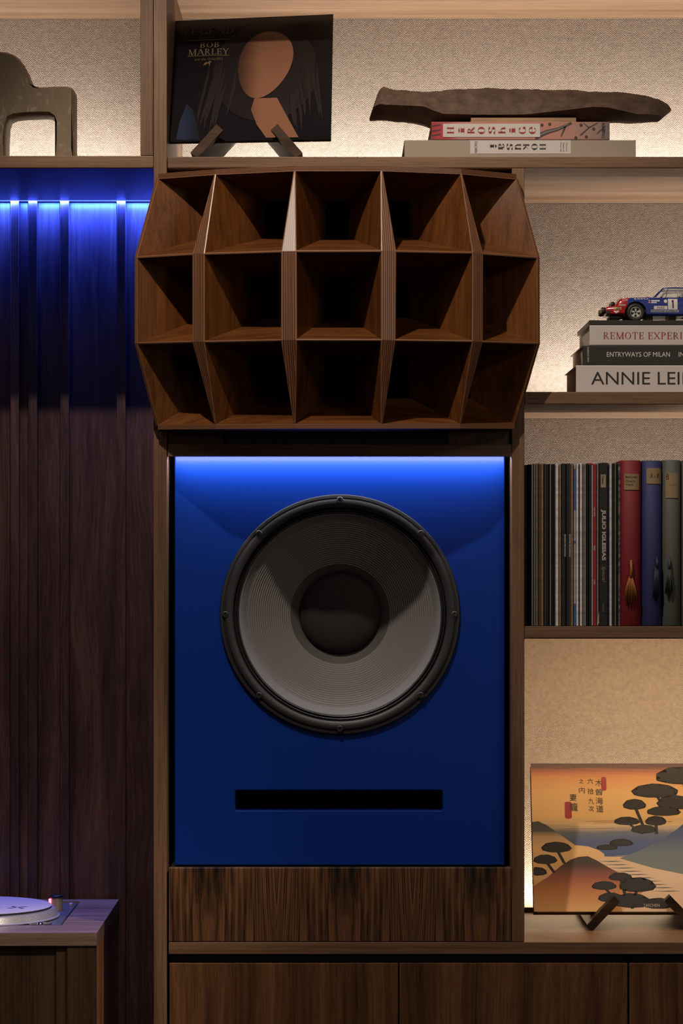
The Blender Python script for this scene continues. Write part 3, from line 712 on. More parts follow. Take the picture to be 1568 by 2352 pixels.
def pinwheel(cx, cy, s):
    mb = MB(); zz = PC.z + 0.0176 + 0.0054
    for k in range(4):
        a = k * math.pi / 2 + 0.35
        pts = [(0, 0), (s, 0.12 * s), (0.75 * s, 0.42 * s), (0.30 * s, 0.28 * s)]
        mb.add([(cx + p[0] * math.cos(a) - p[1] * math.sin(a), cy + p[0] * math.sin(a) + p[1] * math.cos(a), zz) for p in pts], [(0, 1, 2, 3)])
    return mb.build('printed_mark', navy, mt, fix=False)
for px_, py_ in ((40, 2084), (-22, 2085.5)):
    zz = PC.z + 0.023; k = (ZC - zz) * FPX / (py_ - HZ); pinwheel((px_ - CX) * k / FPX, k - D, 0.0235)

# ================================================================== ceramic sculpture on the shelf
def sculpture():
    Y0, Y1 = 0.10, 0.185
    kx = (D + Y0) / FPX
    out = []
    def pt(px, py): out.append((px, py))
    for px, py in ((176, 366), (172, 366), (169.5, 340), (169.5, 215), (168.5, 205), (163, 199), (152, 196), (120, 196.5), (90, 197.5), (78, 195), (70, 187), (65, 174), (60, 160), (52, 145), (42, 132), (28, 122), (12, 117), (-5, 115.5)): pt(px, py)
    right = out[1:]
    left = [(-10 - x, y) for x, y in reversed(right[:-1])]
    # outline with two openings at the bottom
    op_r = [(12, 366), (13, 320), (15, 285), (20, 271), (32, 266), (60, 263), (95, 262), (112, 262.5), (121, 269), (124.5, 280), (124, 320), (124, 366)]
    op_l = [(-10 - x, y) for x, y in reversed(op_r)]
    loop = right + left + op_l + op_r
    n = len(loop)
    cen = (-5, 240)
    layers = [(0.0, 6.0), (0.006, 2.2), (0.016, 0.0), (0.069, 0.0), (0.079, 2.2), (0.085, 6.0)]
    # inward offset of the outline along its normals
    def offset(d):
        res = []
        for i in range(n):
            a, b, c = Vector(loop[i - 1]), Vector(loop[i]), Vector(loop[(i + 1) % n])
            t1 = (b - a).normalized(); t2 = (c - b).normalized(); t = (t1 + t2)
            t = t.normalized() if t.length > 1e-4 else t1
            nn = Vector((-t.y, t.x))
            q = b + nn * (-d if False else d) * ORI
            if b.y > 360: q.y = b.y
            res.append(q)
        return res
    area = sum(loop[i][0] * loop[(i + 1) % n][1] - loop[(i + 1) % n][0] * loop[i][1] for i in range(n))
    ORI = 1 if area > 0 else -1
    verts = []; faces = []
    for dy, d in layers:
        for q in offset(d): verts.append(Vector(((q.x - CX) * kx, Y0 + dy, ZC + (HZ - q.y) * kx)))
    zmin = PZ(358) + 0.0004
    for v in verts:
        if v.z < zmin + 0.006: v.z = zmin
    L = len(layers)
    for l in range(L - 1):
        for i in range(n): faces.append([l * n + i, l * n + (i + 1) % n, (l + 1) * n + (i + 1) % n, (l + 1) * n + i])
    mb = MB(); mb.add(verts, faces)
    o = mb.build('ceramic_sculpture', None or glaze, smooth=True)
    bm = bmesh.new(); bm.from_mesh(o.data); bm.verts.ensure_lookup_table()
    for l in (0, L - 1): bm.faces.new([bm.verts[l * n + i] for i in range(n)])
    bmesh.ops.triangulate(bm, faces=[f for f in bm.faces if len(f.verts) > 4]); bmesh.ops.recalc_face_normals(bm, faces=bm.faces)
    for f in bm.faces: f.smooth = True
    bm.to_mesh(o.data); bm.free(); o.data.set_sharp_from_angle(angle=math.radians(55))
    return o
def glaze_mat():
    m, nt, b = new_mat('olive_brown_glaze')
    tc = N(nt, 'ShaderNodeTexCoord')
    mp = N(nt, 'ShaderNodeMapping'); mp.inputs['Scale'].default_value = (1, 1, 0.45); nt.links.new(tc.outputs['Object'], mp.inputs[0])
    nz = N(nt, 'ShaderNodeTexNoise'); nz.inputs['Scale'].default_value = 42; nz.inputs['Detail'].default_value = 2; nz.inputs['Distortion'].default_value = 1.2
    nt.links.new(mp.outputs[0], nz.inputs['Vector'])
    r = ramp(nt, [(0.45, (0.19, 0.138, 0.088)), (0.60, (0.21, 0.156, 0.103)), (0.645, (0.30, 0.24, 0.18)), (0.68, (0.205, 0.152, 0.10))])
    nt.links.new(nz.outputs['Fac'], r.inputs[0]); nt.links.new(r.outputs[0], b.inputs['Base Color'])
    b.inputs['Roughness'].default_value = 0.42; b.inputs['Specular IOR Level'].default_value = 0.3
    bp = N(nt, 'ShaderNodeBump'); bp.inputs['Strength'].default_value = 0.25; bp.inputs['Distance'].default_value = 0.002
    nt.links.new(nz.outputs['Fac'], bp.inputs['Height']); nt.links.new(bp.outputs[0], b.inputs['Normal'])
    return m
glaze = glaze_mat()
tag(sculpture(), 'glossy olive-brown ceramic arch sculpture with a domed top, on the shelf', 'sculpture')

# ================================================================== display stands (a pair of slanted notched legs)
def display_stand(label, legs, Yf, Yb, zs, apex, mat=stand_wood, thick=0.017):
    """legs: list of (foot px, foot py, tip px, tip py); the legs lean together and carry on behind the shown cover"""
    feet = [P(l[0], l[1], Yf) for l in legs]
    e = empty('display_stand', ((feet[0].x + feet[1].x) / 2, (Yf + Yb) / 2, zs), label, 'display stand', 'wooden display stands')
    for (fx, fy, tx, ty), f in zip(legs, feet):
        t = P(tx, ty, Yf); u = (t - f); ln = u.length; u.normalize()
        sgn = 1 if u.x > 0 else -1
        n = Vector((-u.z * sgn, 0, u.x * sgn))                  # across the board, pointing up
        f0 = Vector((f.x, 0, zs)) - u * 0
        mb = MB()
        # side outline of the leg in (along u, depth): lip, saddle, back post
        lip, back = ln, apex
        prof = [(0, Yf), (lip, Yf), (lip, Yf + 0.024), (ln * 0.55, Yf + 0.03), (ln * 0.55, Yf + 0.042), (back, Yb - 0.03), (back, Yb - 0.008), (ln * 0.5, Yb), (0, Yb)]
        low = [Vector((f0.x + u.x * a, y, zs + u.z * a)) for a, y in prof]
        # keep the underside off the shelf: cut the foot level
        pts = low + [p + n * thick for p in low]
        m = len(low)
        mb.add(pts, [list(range(m)), list(reversed(range(m, 2 * m)))] + [[i, i + m, (i + 1) % m + m, (i + 1) % m] for i in range(m)])
        for v in mb.v: v.z = max(v.z, zs + 0.0003)
        o = mb.build('leg', mat, e)
        bm = bmesh.new(); bm.from_mesh(o.data); bmesh.ops.triangulate(bm, faces=[f_ for f_ in bm.faces if len(f_.verts) > 4]); bmesh.ops.recalc_face_normals(bm, faces=bm.faces); bm.to_mesh(o.data); bm.free()
    return e

def cover_frame(tl, tr, br, bl):
    return [Vector(p) for p in (tl, tr, br, bl)]
class Sheet:
    """a leaning cover given by its four corners; at(u,v) with v upward"""
    def __init__(self, tl, tr, br, bl):
        self.tl, self.tr, self.br, self.bl = (Vector(p) for p in (tl, tr, br, bl))
        self.n = (self.tr - self.bl).cross(self.tl - self.br).normalized()
        if self.n.y > 0: self.n = -self.n
    def at(self, u, v, lift=0.0):
        return self.bl.lerp(self.br, u).lerp(self.tl.lerp(self.tr, u), v) + self.n * lift
def sheet_text(name, geo, sheet, u0, v0, u1, v1, mat, parent, lift=0.0006):
    vs, fs = geo
    xa, xb = min(p[0] for p in vs), max(p[0] for p in vs); ya, yb = min(p[1] for p in vs), max(p[1] for p in vs)
    mb = MB(); mb.add([sheet.at(u0 + (p[0] - xa) / (xb - xa) * (u1 - u0), v0 + (p[1] - ya) / (yb - ya) * (v1 - v0), lift + (p[2] if len(p) > 2 else 0)) for p in vs], fs)
    return mb.build(name, mat, parent, fix=False)
def sheet_poly(mb, sheet, pts, mat, lift):
    """a flat printed shape; concave outlines are triangulated"""
    bm = bmesh.new(); vs = [bm.verts.new((p[0], p[1], 0)) for p in pts]
    f = bm.faces.new(vs); bmesh.ops.triangulate(bm, faces=[f], ngon_method='EAR_CLIP'); bm.verts.index_update()
    mb.add([sheet.at(v.co.x, v.co.y, lift) for v in bm.verts], [[v.index for v in q.verts] for q in bm.faces], mat)
    bm.free()

# ------------------------------------------------------------------ record album on its stand
# stands first: the cover rests in the notches
zs_b = PZ(360)
display_stand('small dark wood stand holding the dark album on the upper shelf', [(452, 358, 512, 293), (679, 358, 622, 292)], 0.022, 0.30, zs_b, 0.135)
al = Sheet(P(402.5, 48, 0.268), P(765, 32.5, 0.252), P(760, 320, 0.056), P(387.5, 326, 0.066))
al_e = empty('record_album', (al.at(.5, 0).x, al.at(.5, 0).y, al.at(.5, 0).z), 'dark record album cover with a brown figure, leaning on its stand', 'record album')
def sheet_box(name, sh_, thick, mat, parent):
    v = [sh_.tl, sh_.tr, sh_.br, sh_.bl]; b = [p - sh_.n * thick for p in v]
    return MB().add(v + b, [(0, 1, 2, 3), (7, 6, 5, 4), (0, 4, 5, 1), (1, 5, 6, 2), (2, 6, 7, 3), (3, 7, 4, 0)]).build(name, mat, parent)
sleeve_dark = plain('album_gloss_black', (0.0075, 0.0065, 0.0075, 1), 0.22, spec=0.5, bump=0.05, bscale=60)
sheet_box('sleeve', al, 0.006, sleeve_dark, al_e)
def print_grad(name, c0, c1, u0, u1, rough=.3):
    m, nt, b = new_mat(name); uv = N(nt, 'ShaderNodeUVMap'); sep = N(nt, 'ShaderNodeSeparateXYZ'); nt.links.new(uv.outputs[0], sep.inputs[0])
    nz = N(nt, 'ShaderNodeTexNoise'); nz.inputs['Scale'].default_value = 9; nz.inputs['Detail'].default_value = 3; nt.links.new(uv.outputs[0], nz.inputs['Vector'])
    mr = N(nt, 'ShaderNodeMapRange', interpolation_type='SMOOTHSTEP'); mr.inputs[1].default_value = u0; mr.inputs[2].default_value = u1; nt.links.new(sep.outputs[0], mr.inputs[0])
    ma = N(nt, 'ShaderNodeMath', operation='MULTIPLY_ADD'); ma.inputs[1].default_value = .35; nt.links.new(nz.outputs['Fac'], ma.inputs[0])
    sb = N(nt, 'ShaderNodeMath', operation='SUBTRACT'); sb.inputs[1].default_value = .17; nt.links.new(mr.outputs[0], sb.inputs[0]); nt.links.new(sb.outputs[0], ma.inputs[2])
    r = ramp(nt, [(0, c0), (1, c1)]); nt.links.new(ma.outputs[0], r.inputs[0]); nt.links.new(r.outputs[0], b.inputs['Base Color']); b.inputs['Roughness'].default_value = rough
    return m
def ell(cx, cy, rx, ry, rot=0, n=48, egg=0.0):
    r_ = math.radians(rot); out = []
    for i in range(n):
        a = 2 * math.pi * i / n; x = rx * math.cos(a) * (1 + egg * math.sin(a)); y = ry * math.sin(a)
        out.append((cx + x * math.cos(r_) - y * math.sin(r_), cy + x * math.sin(r_) + y * math.cos(r_)))
    return out
def cover_shape(name, pts, mat, lift_):
    bm = bmesh.new(); vs = [bm.verts.new((p[0], p[1], 0)) for p in pts]; f = bm.faces.new(vs); bmesh.ops.triangulate(bm, faces=[f], ngon_method='EAR_CLIP'); bm.verts.index_update()
    mb = MB(); mb.add([al.at(q.co.x, q.co.y, lift_) for q in bm.verts], [[q.index for q in t.verts] for t in bm.faces], 0, [[(q.co.x, q.co.y) for q in t.verts] for t in bm.faces]); bm.free()
    return mb.build(name, mat, al_e, fix=False)
hair_m = print_grad('print_hair', (.009, .007, .008), (.015, .0095, .010), .2, .9)
skin_m = print_grad('print_skin', (.045, .020, .012), (.20, .090, .050), .40, .58)
cover_shape('printed_hair', ell(.58, .55, .33, .40, 0), hair_m, .0003)
cover_shape('printed_coat', [(.045, .015), (.06, .16), (.10, .30), (.14, .25), (.17, .12), (.19, .015)], print_grad('print_denim', (.016, .022, .050), (.008, .009, .016), .05, .18), .0004)
plum = plain('print_plum', (.014, .009, .0098, 1), .35)
strand_rng = random.Random(4)
for i in range(26):
    left = i < 13; u = strand_rng.uniform(.15, .37) if left else strand_rng.uniform(.72, .95)
    v0, v1 = strand_rng.uniform(.05, .2), strand_rng.uniform(.45, .75); ph = strand_rng.uniform(0, 6)
    pts = [(u + .010 * math.sin(t * 7 + ph) + .07 * t * (1 if left else -.7), v0 + (v1 - v0) * t) for t in [k / 10 for k in range(11)]]
    wd = strand_rng.uniform(.004, .009)
    cover_shape('printed_strand', pts + [(p[0] - wd * math.sin(math.pi * min(1, k / 10 + .05)), p[1]) for k, p in reversed(list(enumerate(pts)))], plum, .0005 + i * .000004)
cover_shape('printed_neck', [(.80, .015), (.745, .13), (.69, .24), (.66, .33), (.52, .33), (.50, .24), (.54, .12), (.60, .015)], skin_m, .0018)
cover_shape('printed_head', ell(.575, .60, .165, .275, -12, egg=.16), skin_m, .0021)
goldp = plain('print_dull_gold', (0.115, 0.075, 0.030, 1), 0.35)
greyp = plain('print_pale_gold', (0.16, 0.12, 0.075, 1), 0.35)
sheet_text('lettering', serif_geo('LEGEND', .15, .05), al, .060, .870, .375, .925, plain('print_dark_gold', (0.045, 0.028, 0.012, 1), .35), al_e)
sheet_text('lettering', text_geo('the best of', shear=.2), al, .17, .842, .255, .858, plain('print_dark_gold', (0.045, 0.028, 0.012, 1), .35), al_e)
sheet_text('lettering', serif_geo('BOB', .14, .05), al, .165, .762, .285, .803, greyp, al_e)
sheet_text('lettering', serif_geo('MARLEY', .14, .05), al, .095, .700, .350, .750, greyp, al_e)
sheet_text('lettering', text_geo('and the WAILERS', shear=.1), al, .135, .655, .310, .676, goldp, al_e)
rl = MB()
for v_ in (.823, .690): rl.add([al.at(.090, v_, .0007), al.at(.350, v_, .0007), al.at(.350, v_ + .005, .0007), al.at(.090, v_ + .005, .0007)], [(0, 1, 2, 3)])
rl.build('print_rules', goldp, al_e, fix=False)
lion = [(.19, .612), (.197, .632), (.205, .64), (.222, .641), (.228, .650), (.238, .648), (.240, .636), (.233, .630), (.234, .612), (.228, .612), (.226, .626), (.212, .626), (.207, .612), (.201, .612), (.203, .625), (.196, .612)]
lm = MB(); sheet_poly(lm, al, lion, 0, .0007); lm.build('lion_emblem', goldp, al_e, fix=False)

# ================================================================== rock on its base, books below
def spine_book(x0, x1, yt, yb, Y, depth, mat, label, back_k=1.0, cover=0.0022, pages=None, spine_mat=None, inset=0.004, top_mat=None, x1w=None, name='book'):
    """a book lying flat, spine to the front: boards, spine, page block"""
    xa = PX(x0, Y); xb = PX(x1, Y) if x1w is None else x1w; zb, zt_ = PZ(yb, Y), PZ(yt, Y)
    e = empty(name, ((xa + xb) / 2, Y + depth / 2, zb), label, 'book')
    cv = MB()
    MB().box(xa, xb, Y + 0.0005, Y + depth, zt_ - cover, zt_).build('cover', top_mat or mat, e, bevel=0.0006)
    MB().box(xa, xb, Y + 0.0005, Y + depth, zb, zb + cover).build('cover', mat, e, bevel=0.0006)
    MB().box(xa + 0.0003, xb - 0.0003, Y, Y + 0.004, zb + 0.0004, zt_ - 0.0004 if top_mat is None else zt_ - cover - 0.0003).build('spine', spine_mat or mat, e, bevel=0.0012)
    MB().box(xa + inset, xb - inset, Y + 0.0041, Y + depth - inset, zb + cover, zt_ - cover).build('page_block', pages or paper, e)
    return e
def paper_mat():
    m, nt, b = new_mat('page_edges')
    tc = N(nt, 'ShaderNodeTexCoord'); mp = N(nt, 'ShaderNodeMapping'); mp.inputs['Scale'].default_value = (6, 6, 1500); nt.links.new(tc.outputs['Object'], mp.inputs[0])
    nz = N(nt, 'ShaderNodeTexNoise'); nz.inputs['Scale'].default_value = 1; nt.links.new(mp.outputs[0], nz.inputs['Vector'])
    r = ramp(nt, [(0.3, (0.42, 0.36, 0.30)), (0.7, (0.62, 0.56, 0.48))]); nt.links.new(nz.outputs['Fac'], r.inputs[0]); nt.links.new(r.outputs[0], b.inputs['Base Color'])
    b.inputs['Roughness'].default_value = 0.8
    return m
paper = paper_mat()
ink_black = plain('ink_black', (0.012, 0.010, 0.009, 1), 0.5)
ink_red = plain('ink_red', (0.26, 0.012, 0.016, 1), 0.5)
ink_white = plain('ink_white', (0.62, 0.57, 0.52, 1), 0.5)
label_white = plain('spine_label_white', (0.50, 0.46, 0.43, 1), 0.55)
BY1 = 0.045
hk = spine_book(928, 1460, 318.5, 364.5, BY1, 0.345, plain('linen_beige', (0.30, 0.245, 0.19, 1), 0.7, bump=0.3, bscale=1800), 'wide beige linen book lying at the bottom of the stack under the rock')
# rests on the shelf
for ch in hk.children: pass
hk.location.z += PZ(360) - (PZ(364.5, BY1))
dz_hk = PZ(360) - PZ(364.5, BY1)
MB().box(PX(1079.5, BY1), PX(1310.5, BY1), BY1 - 0.0006, BY1, PZ(353, BY1), PZ(322, BY1)).build('spine_label', label_white, hk)
LY = BY1 - 0.0007
for ch, xx in zip('iasukoH'.replace('o', 'o'), (1132, 1151, 1170, 1189, 1208, 1227, 1246)):
    text_px('lettering', serif_geo(ch, .19, .035), xx - 7, 330, xx + 7 - (0 if ch != 'i' else -1), 344.5 if ch != 'i' else 341, LY, ink_black, hk, rot=-90)
text_px('lettering', text_geo('TASCHEN'), 1089.5, 324, 1095.5, 350.5, LY, ink_black, hk, rot=-90)
for i_, s_ in enumerate(('Thirty-six', 'Views of', 'Mount Fuji')):
    text_px('lettering', text_geo(s_), 1298.5 - i_ * 6.6, 327, 1302.5 - i_ * 6.6, 348, LY, plain('ink_grey', (0.13, 0.11, 0.10, 1), .5), hk, rot=-90)
BY2 = 0.05
def plum_mat():
    m, nt, b = new_mat('printed_pink_spine')
    tc = N(nt, 'ShaderNodeTexCoord'); sep = N(nt, 'ShaderNodeSeparateXYZ'); nt.links.new(tc.outputs['Object'], sep.inputs[0])
    mr = N(nt, 'ShaderNodeMapRange'); mr.inputs[1].default_value = -0.175; mr.inputs[2].default_value = 0.175; nt.links.new(sep.outputs[0], mr.inputs[0])
    r = ramp(nt, [(0.0, (0.30, 0.012, 0.020)), (0.09, (0.34, 0.03, 0.035)), (0.16, (0.40, 0.16, 0.13)), (0.62, (0.42, 0.17, 0.135)), (0.80, (0.34, 0.18, 0.14)), (0.93, (0.25, 0.16, 0.13)), (1.0, (0.12, 0.10, 0.095))])
    nt.links.new(mr.outputs[0], r.inputs[0]); nt.links.new(r.outputs[0], b.inputs['Base Color']); b.inputs['Roughness'].default_value = 0.55
    return m
hg = spine_book(990.5, 1400, 276.5, 317.5, BY2, 0.30, plain('pink_print_board', (0.30, 0.13, 0.11, 1), 0.6), 'pink and red book lying on the beige linen book under the rock', spine_mat=plum_mat())
branch_m = [plain('print_branch_dark', (0.045, 0.022, 0.022, 1), .55), plain('print_branch_grey', (0.13, 0.12, 0.13, 1), .55)]
LY2 = BY2 - 0.0005
bm_ = MB()
def strip_px(mb, pts, wds, Y, mat):
    P3 = [P(a, b, Y) for a, b in pts]
    for i in range(len(P3) - 1):
        t = (P3[i + 1] - P3[i]).normalized(); n = Vector((-t.z, 0, t.x)); a, b = wds[i] * k_ / 2, wds[i + 1] * k_ / 2
        mb.add([P3[i] - n * a, P3[i + 1] - n * b, P3[i + 1] + n * b, P3[i] + n * a], [(0, 1, 2, 3)], mat)
strip_px(bm_, [(1228, 313), (1255, 300), (1282, 293), (1312, 279)], [11, 10, 7, 5], LY2, 0)
strip_px(bm_, [(1238, 307), (1256, 299.5), (1282, 292.5), (1306, 281)], [4, 5, 3, 2], LY2 - .0002, 1)
strip_px(bm_, [(1298, 287), (1288, 310)], [5, 2], LY2, 0)
strip_px(bm_, [(1332, 308), (1352, 290), (1372, 279)], [3, 2.5, 2], LY2, 0)
strip_px(bm_, [(1352, 290), (1340, 280)], [2, 1.5], LY2, 0)
strip_px(bm_, [(1370, 304), (1390, 286)], [2.5, 1.5], LY2, 0)
for a in (286, 298, 308): strip_px(bm_, [(992, a), (1012, a - 3)], [4, 2], LY2, 0)
for cx_, cy_ in ((1334, 284), (1363, 293), (1244, 284), (1262, 282), (1322, 313), (1346, 311), (1386, 296)):
    P0 = P(cx_, cy_, LY2 - .0001); bm_.add([P0 + Vector((math.cos(a * .785) * .0032, 0, math.sin(a * .785) * .0032)) for a in range(8)], [list(range(8))], 0)
bm_.build('printed_branches', branch_m, hg, fix=False)
MB().box(PX(1017, BY2), PX(1240, BY2), LY2 - 0.0006, BY2, PZ(311.5, BY2), PZ(281, BY2)).build('spine_label', label_white, hg)
for ch, xx in zip('HiRoshige', (1034, 1059, 1081, 1105, 1129, 1152, 1176, 1199, 1222)):
    text_px('lettering', serif_geo(ch, .19, .035), xx - (8 if ch != 'i' else 7), 288, xx + (8 if ch != 'i' else 7), 304.5, LY2 - 0.0007, ink_red, hg, rot=90)
text_px('lettering', text_geo('TASCHEN'), 1381.5, 279, 1388.5, 314, LY2 - 0.0003, ink_black, hg, rot=90)
for e_ in (hg,): e_.location.z += dz_hk
rb = MB().box(PX(1081, .07), PX(1323, .07), .07, .20, PZ(276, .07) + dz_hk, PZ(263, .07) + dz_hk).build('wooden_block', base_wood, bevel=0.001)
tag(rb, 'thin honey-coloured wooden base between the rock and the pink book', 'base')
# settle the base exactly on the pink book
zt_hg = PZ(276.5, BY2) + dz_hk
rb.location.z = zt_hg + 0.0002
ZROCK = zt_hg + 0.0002 + (PZ(263, .07) - PZ(276, .07))
def rock():
    o_ = lambda x, y: (830 + x / 2.1247, 150 + y / 2.1247)
    tp = [(40, 228), (52, 190), (66, 150), (85, 95), (105, 78), (160, 95), (280, 100), (380, 102), (470, 90), (560, 90), (620, 78), (720, 85), (860, 92), (950, 95), (1050, 95), (1120, 105), (1250, 105), (1370, 115), (1460, 140), (1510, 160), (1527, 184)]
    rg = [(40, 230), (60, 190), (85, 184), (110, 190), (300, 200), (345, 218), (400, 236), (540, 236), (800, 230), (1000, 212), (1130, 200), (1200, 205), (1340, 238), (1400, 238), (1470, 236), (1505, 212), (1527, 187)]
    bt = [(40, 236), (100, 234), (200, 242), (260, 248), (300, 256), (345, 276), (400, 262), (520, 243), (1050, 243), (1060, 258), (1130, 252), (1250, 243), (1340, 246), (1470, 241), (1500, 216), (1527, 190)]
    def itp(tab, x):
        for (xa, ya), (xb, yb) in zip(tab, tab[1:]):
            if x <= xb: return ya + (yb - ya) * (x - xa) / (xb - xa)
        return tab[-1][1]
    xs = [40 + 1487 * i / 150 for i in range(151)]; rings = []
    Yc = 0.135
    for x in xs:
        e = min(1, (x - 40) / 60, (1527 - x) / 130); e = max(e, 0) ** .5
        dpt = 0.012 + 0.070 * e * (0.85 + .15 * math.sin(x * .006))
        T, R, B = itp(tp, x), itp(rg, x), itp(bt, x)
        ring = []
        def q(y_px, Yrel):
            px_, py_ = o_(x, y_px); p = P(px_, py_, 0.07); return Vector((p.x, Yc + Yrel * dpt, p.z + dz_hk))
        for t in (0, .25, .5, .75): ring.append(q(T + (R - T) * t, -.25 - .75 * t ** .7))
        ring.append(q(R, -1.0))
        for t in (.35, .7): ring.append(q(R + (B - R) * t, -1.0 + .75 * t))
        ring.append(q(B, -.1)); ring.append(q(B - (B - T) * .1, .6)); ring.append(q(B - (B - T) * .4, 1.0)); ring.append(q(B - (B - T) * .8, .7)); ring.append(q(T - 1, .2))
        for p in ring:
            h = noise.noise(p * 60) * .0016 + noise.noise(p * 22 + Vector((3, 1, 9))) * .0028 + noise.noise(p * 160) * .0007
            d = Vector((0, p.y - Yc, (p.z - q((T + B) / 2, 0).z))); p += d.normalized() * h if d.length > 1e-6 else Vector()
            xr = p.x
            if PX(1078, .07) < xr < PX(1326, .07): p.z = max(p.z, ZROCK + 0.0003)
        rings.append(ring)
    n = len(rings[0]); mb = MB(); vs = [p for r in rings for p in r]
    fs = [[i * n + k, i * n + (k + 1) % n, (i + 1) * n + (k + 1) % n, (i + 1) * n + k] for i in range(len(rings) - 1) for k in range(n)]
    fs += [list(range(n)), [(len(rings) - 1) * n + k for k in reversed(range(n))]]
    mb.add(vs, fs)
    m, nt, b = new_mat('brown_slate_rock')
    tc = N(nt, 'ShaderNodeTexCoord'); nz = N(nt, 'ShaderNodeTexNoise'); nz.inputs['Scale'].default_value = 45; nz.inputs['Detail'].default_value = 8; nz.inputs['Roughness'].default_value = .65
    nt.links.new(tc.outputs['Object'], nz.inputs['Vector'])
    r = ramp(nt, [(0.35, (0.052, 0.030, 0.019)), (0.55, (0.090, 0.054, 0.035)), (0.75, (0.135, 0.086, 0.058))]); nt.links.new(nz.outputs['Fac'], r.inputs[0]); nt.links.new(r.outputs[0], b.inputs['Base Color'])
    b.inputs['Roughness'].default_value = 0.75
    bp = N(nt, 'ShaderNodeBump'); bp.inputs['Strength'].default_value = 0.6; bp.inputs['Distance'].default_value = 0.0025; nt.links.new(nz.outputs['Fac'], bp.inputs['Height']); nt.links.new(bp.outputs[0], b.inputs['Normal'])
    o = mb.build('rock', m, smooth=True, angle=38)
    return tag(o, 'long flat brown rock lying across the stack of art books', 'rock')
rock()

# ================================================================== book stack with the model car
BK = 0.045
zC = PZ(900)
dzc = zC - PZ(900.0 + 395 * (1 - 1 / (1 + BK / D)), BK)
def lift(e, d): e.location.z += d; return e
white_jacket = plain('white_jacket', (0.52, 0.47, 0.45, 1), 0.5)
black_jacket = plain('black_jacket', (0.016, 0.013, 0.011, 1), 0.45)
yb1 = HZ - (HZ - 900) / (1 + BK / D)
b1 = spine_book(1322, 0, 839, yb1, BK, 0.27, white_jacket, 'thick white book with big black lettering at the bottom of the stack under the car', x1w=PX(1800))
text_px('lettering', text_geo('ANNIE LEIBOVITZ'), 1357, 854, 1723, 883.5, BK - .0001, ink_black, b1)
b2 = spine_book(1337, 0, 793.5, 838.5, BK + .004, 0.275, black_jacket, 'black book with white lettering in the middle of the stack under the car', x1w=PX(1790))
text_px('lettering', text_geo('ENTRYWAYS OF MILAN'), 1393, 808.5, 1538, 819.5, BK + .0039, ink_white, b2)
text_px('lettering', text_geo('INGRESSI DI MILANO'), 1558, 808.5, 1690, 819.5, BK + .0039, ink_white, b2)
text_px('lettering', text_geo('KARL KOLBITZ'), 1348.5, 797, 1352, 831, BK + .0039, ink_white, b2, rot=90)
b3 = spine_book(1353, 0, 735.5, 793, BK + .004, 0.275, plain('white_jacket_b', (0.50, 0.45, 0.42, 1), 0.5), 'white book with red lettering and black top cover, right under the car', x1w=PX(1780), cover=0.0095, top_mat=black_jacket)
text_px('lettering', serif_geo('REMOTE EXPERI', .13, .04, .12), 1385, 763, 1566, 778.5, BK + .0039, ink_red, b3)

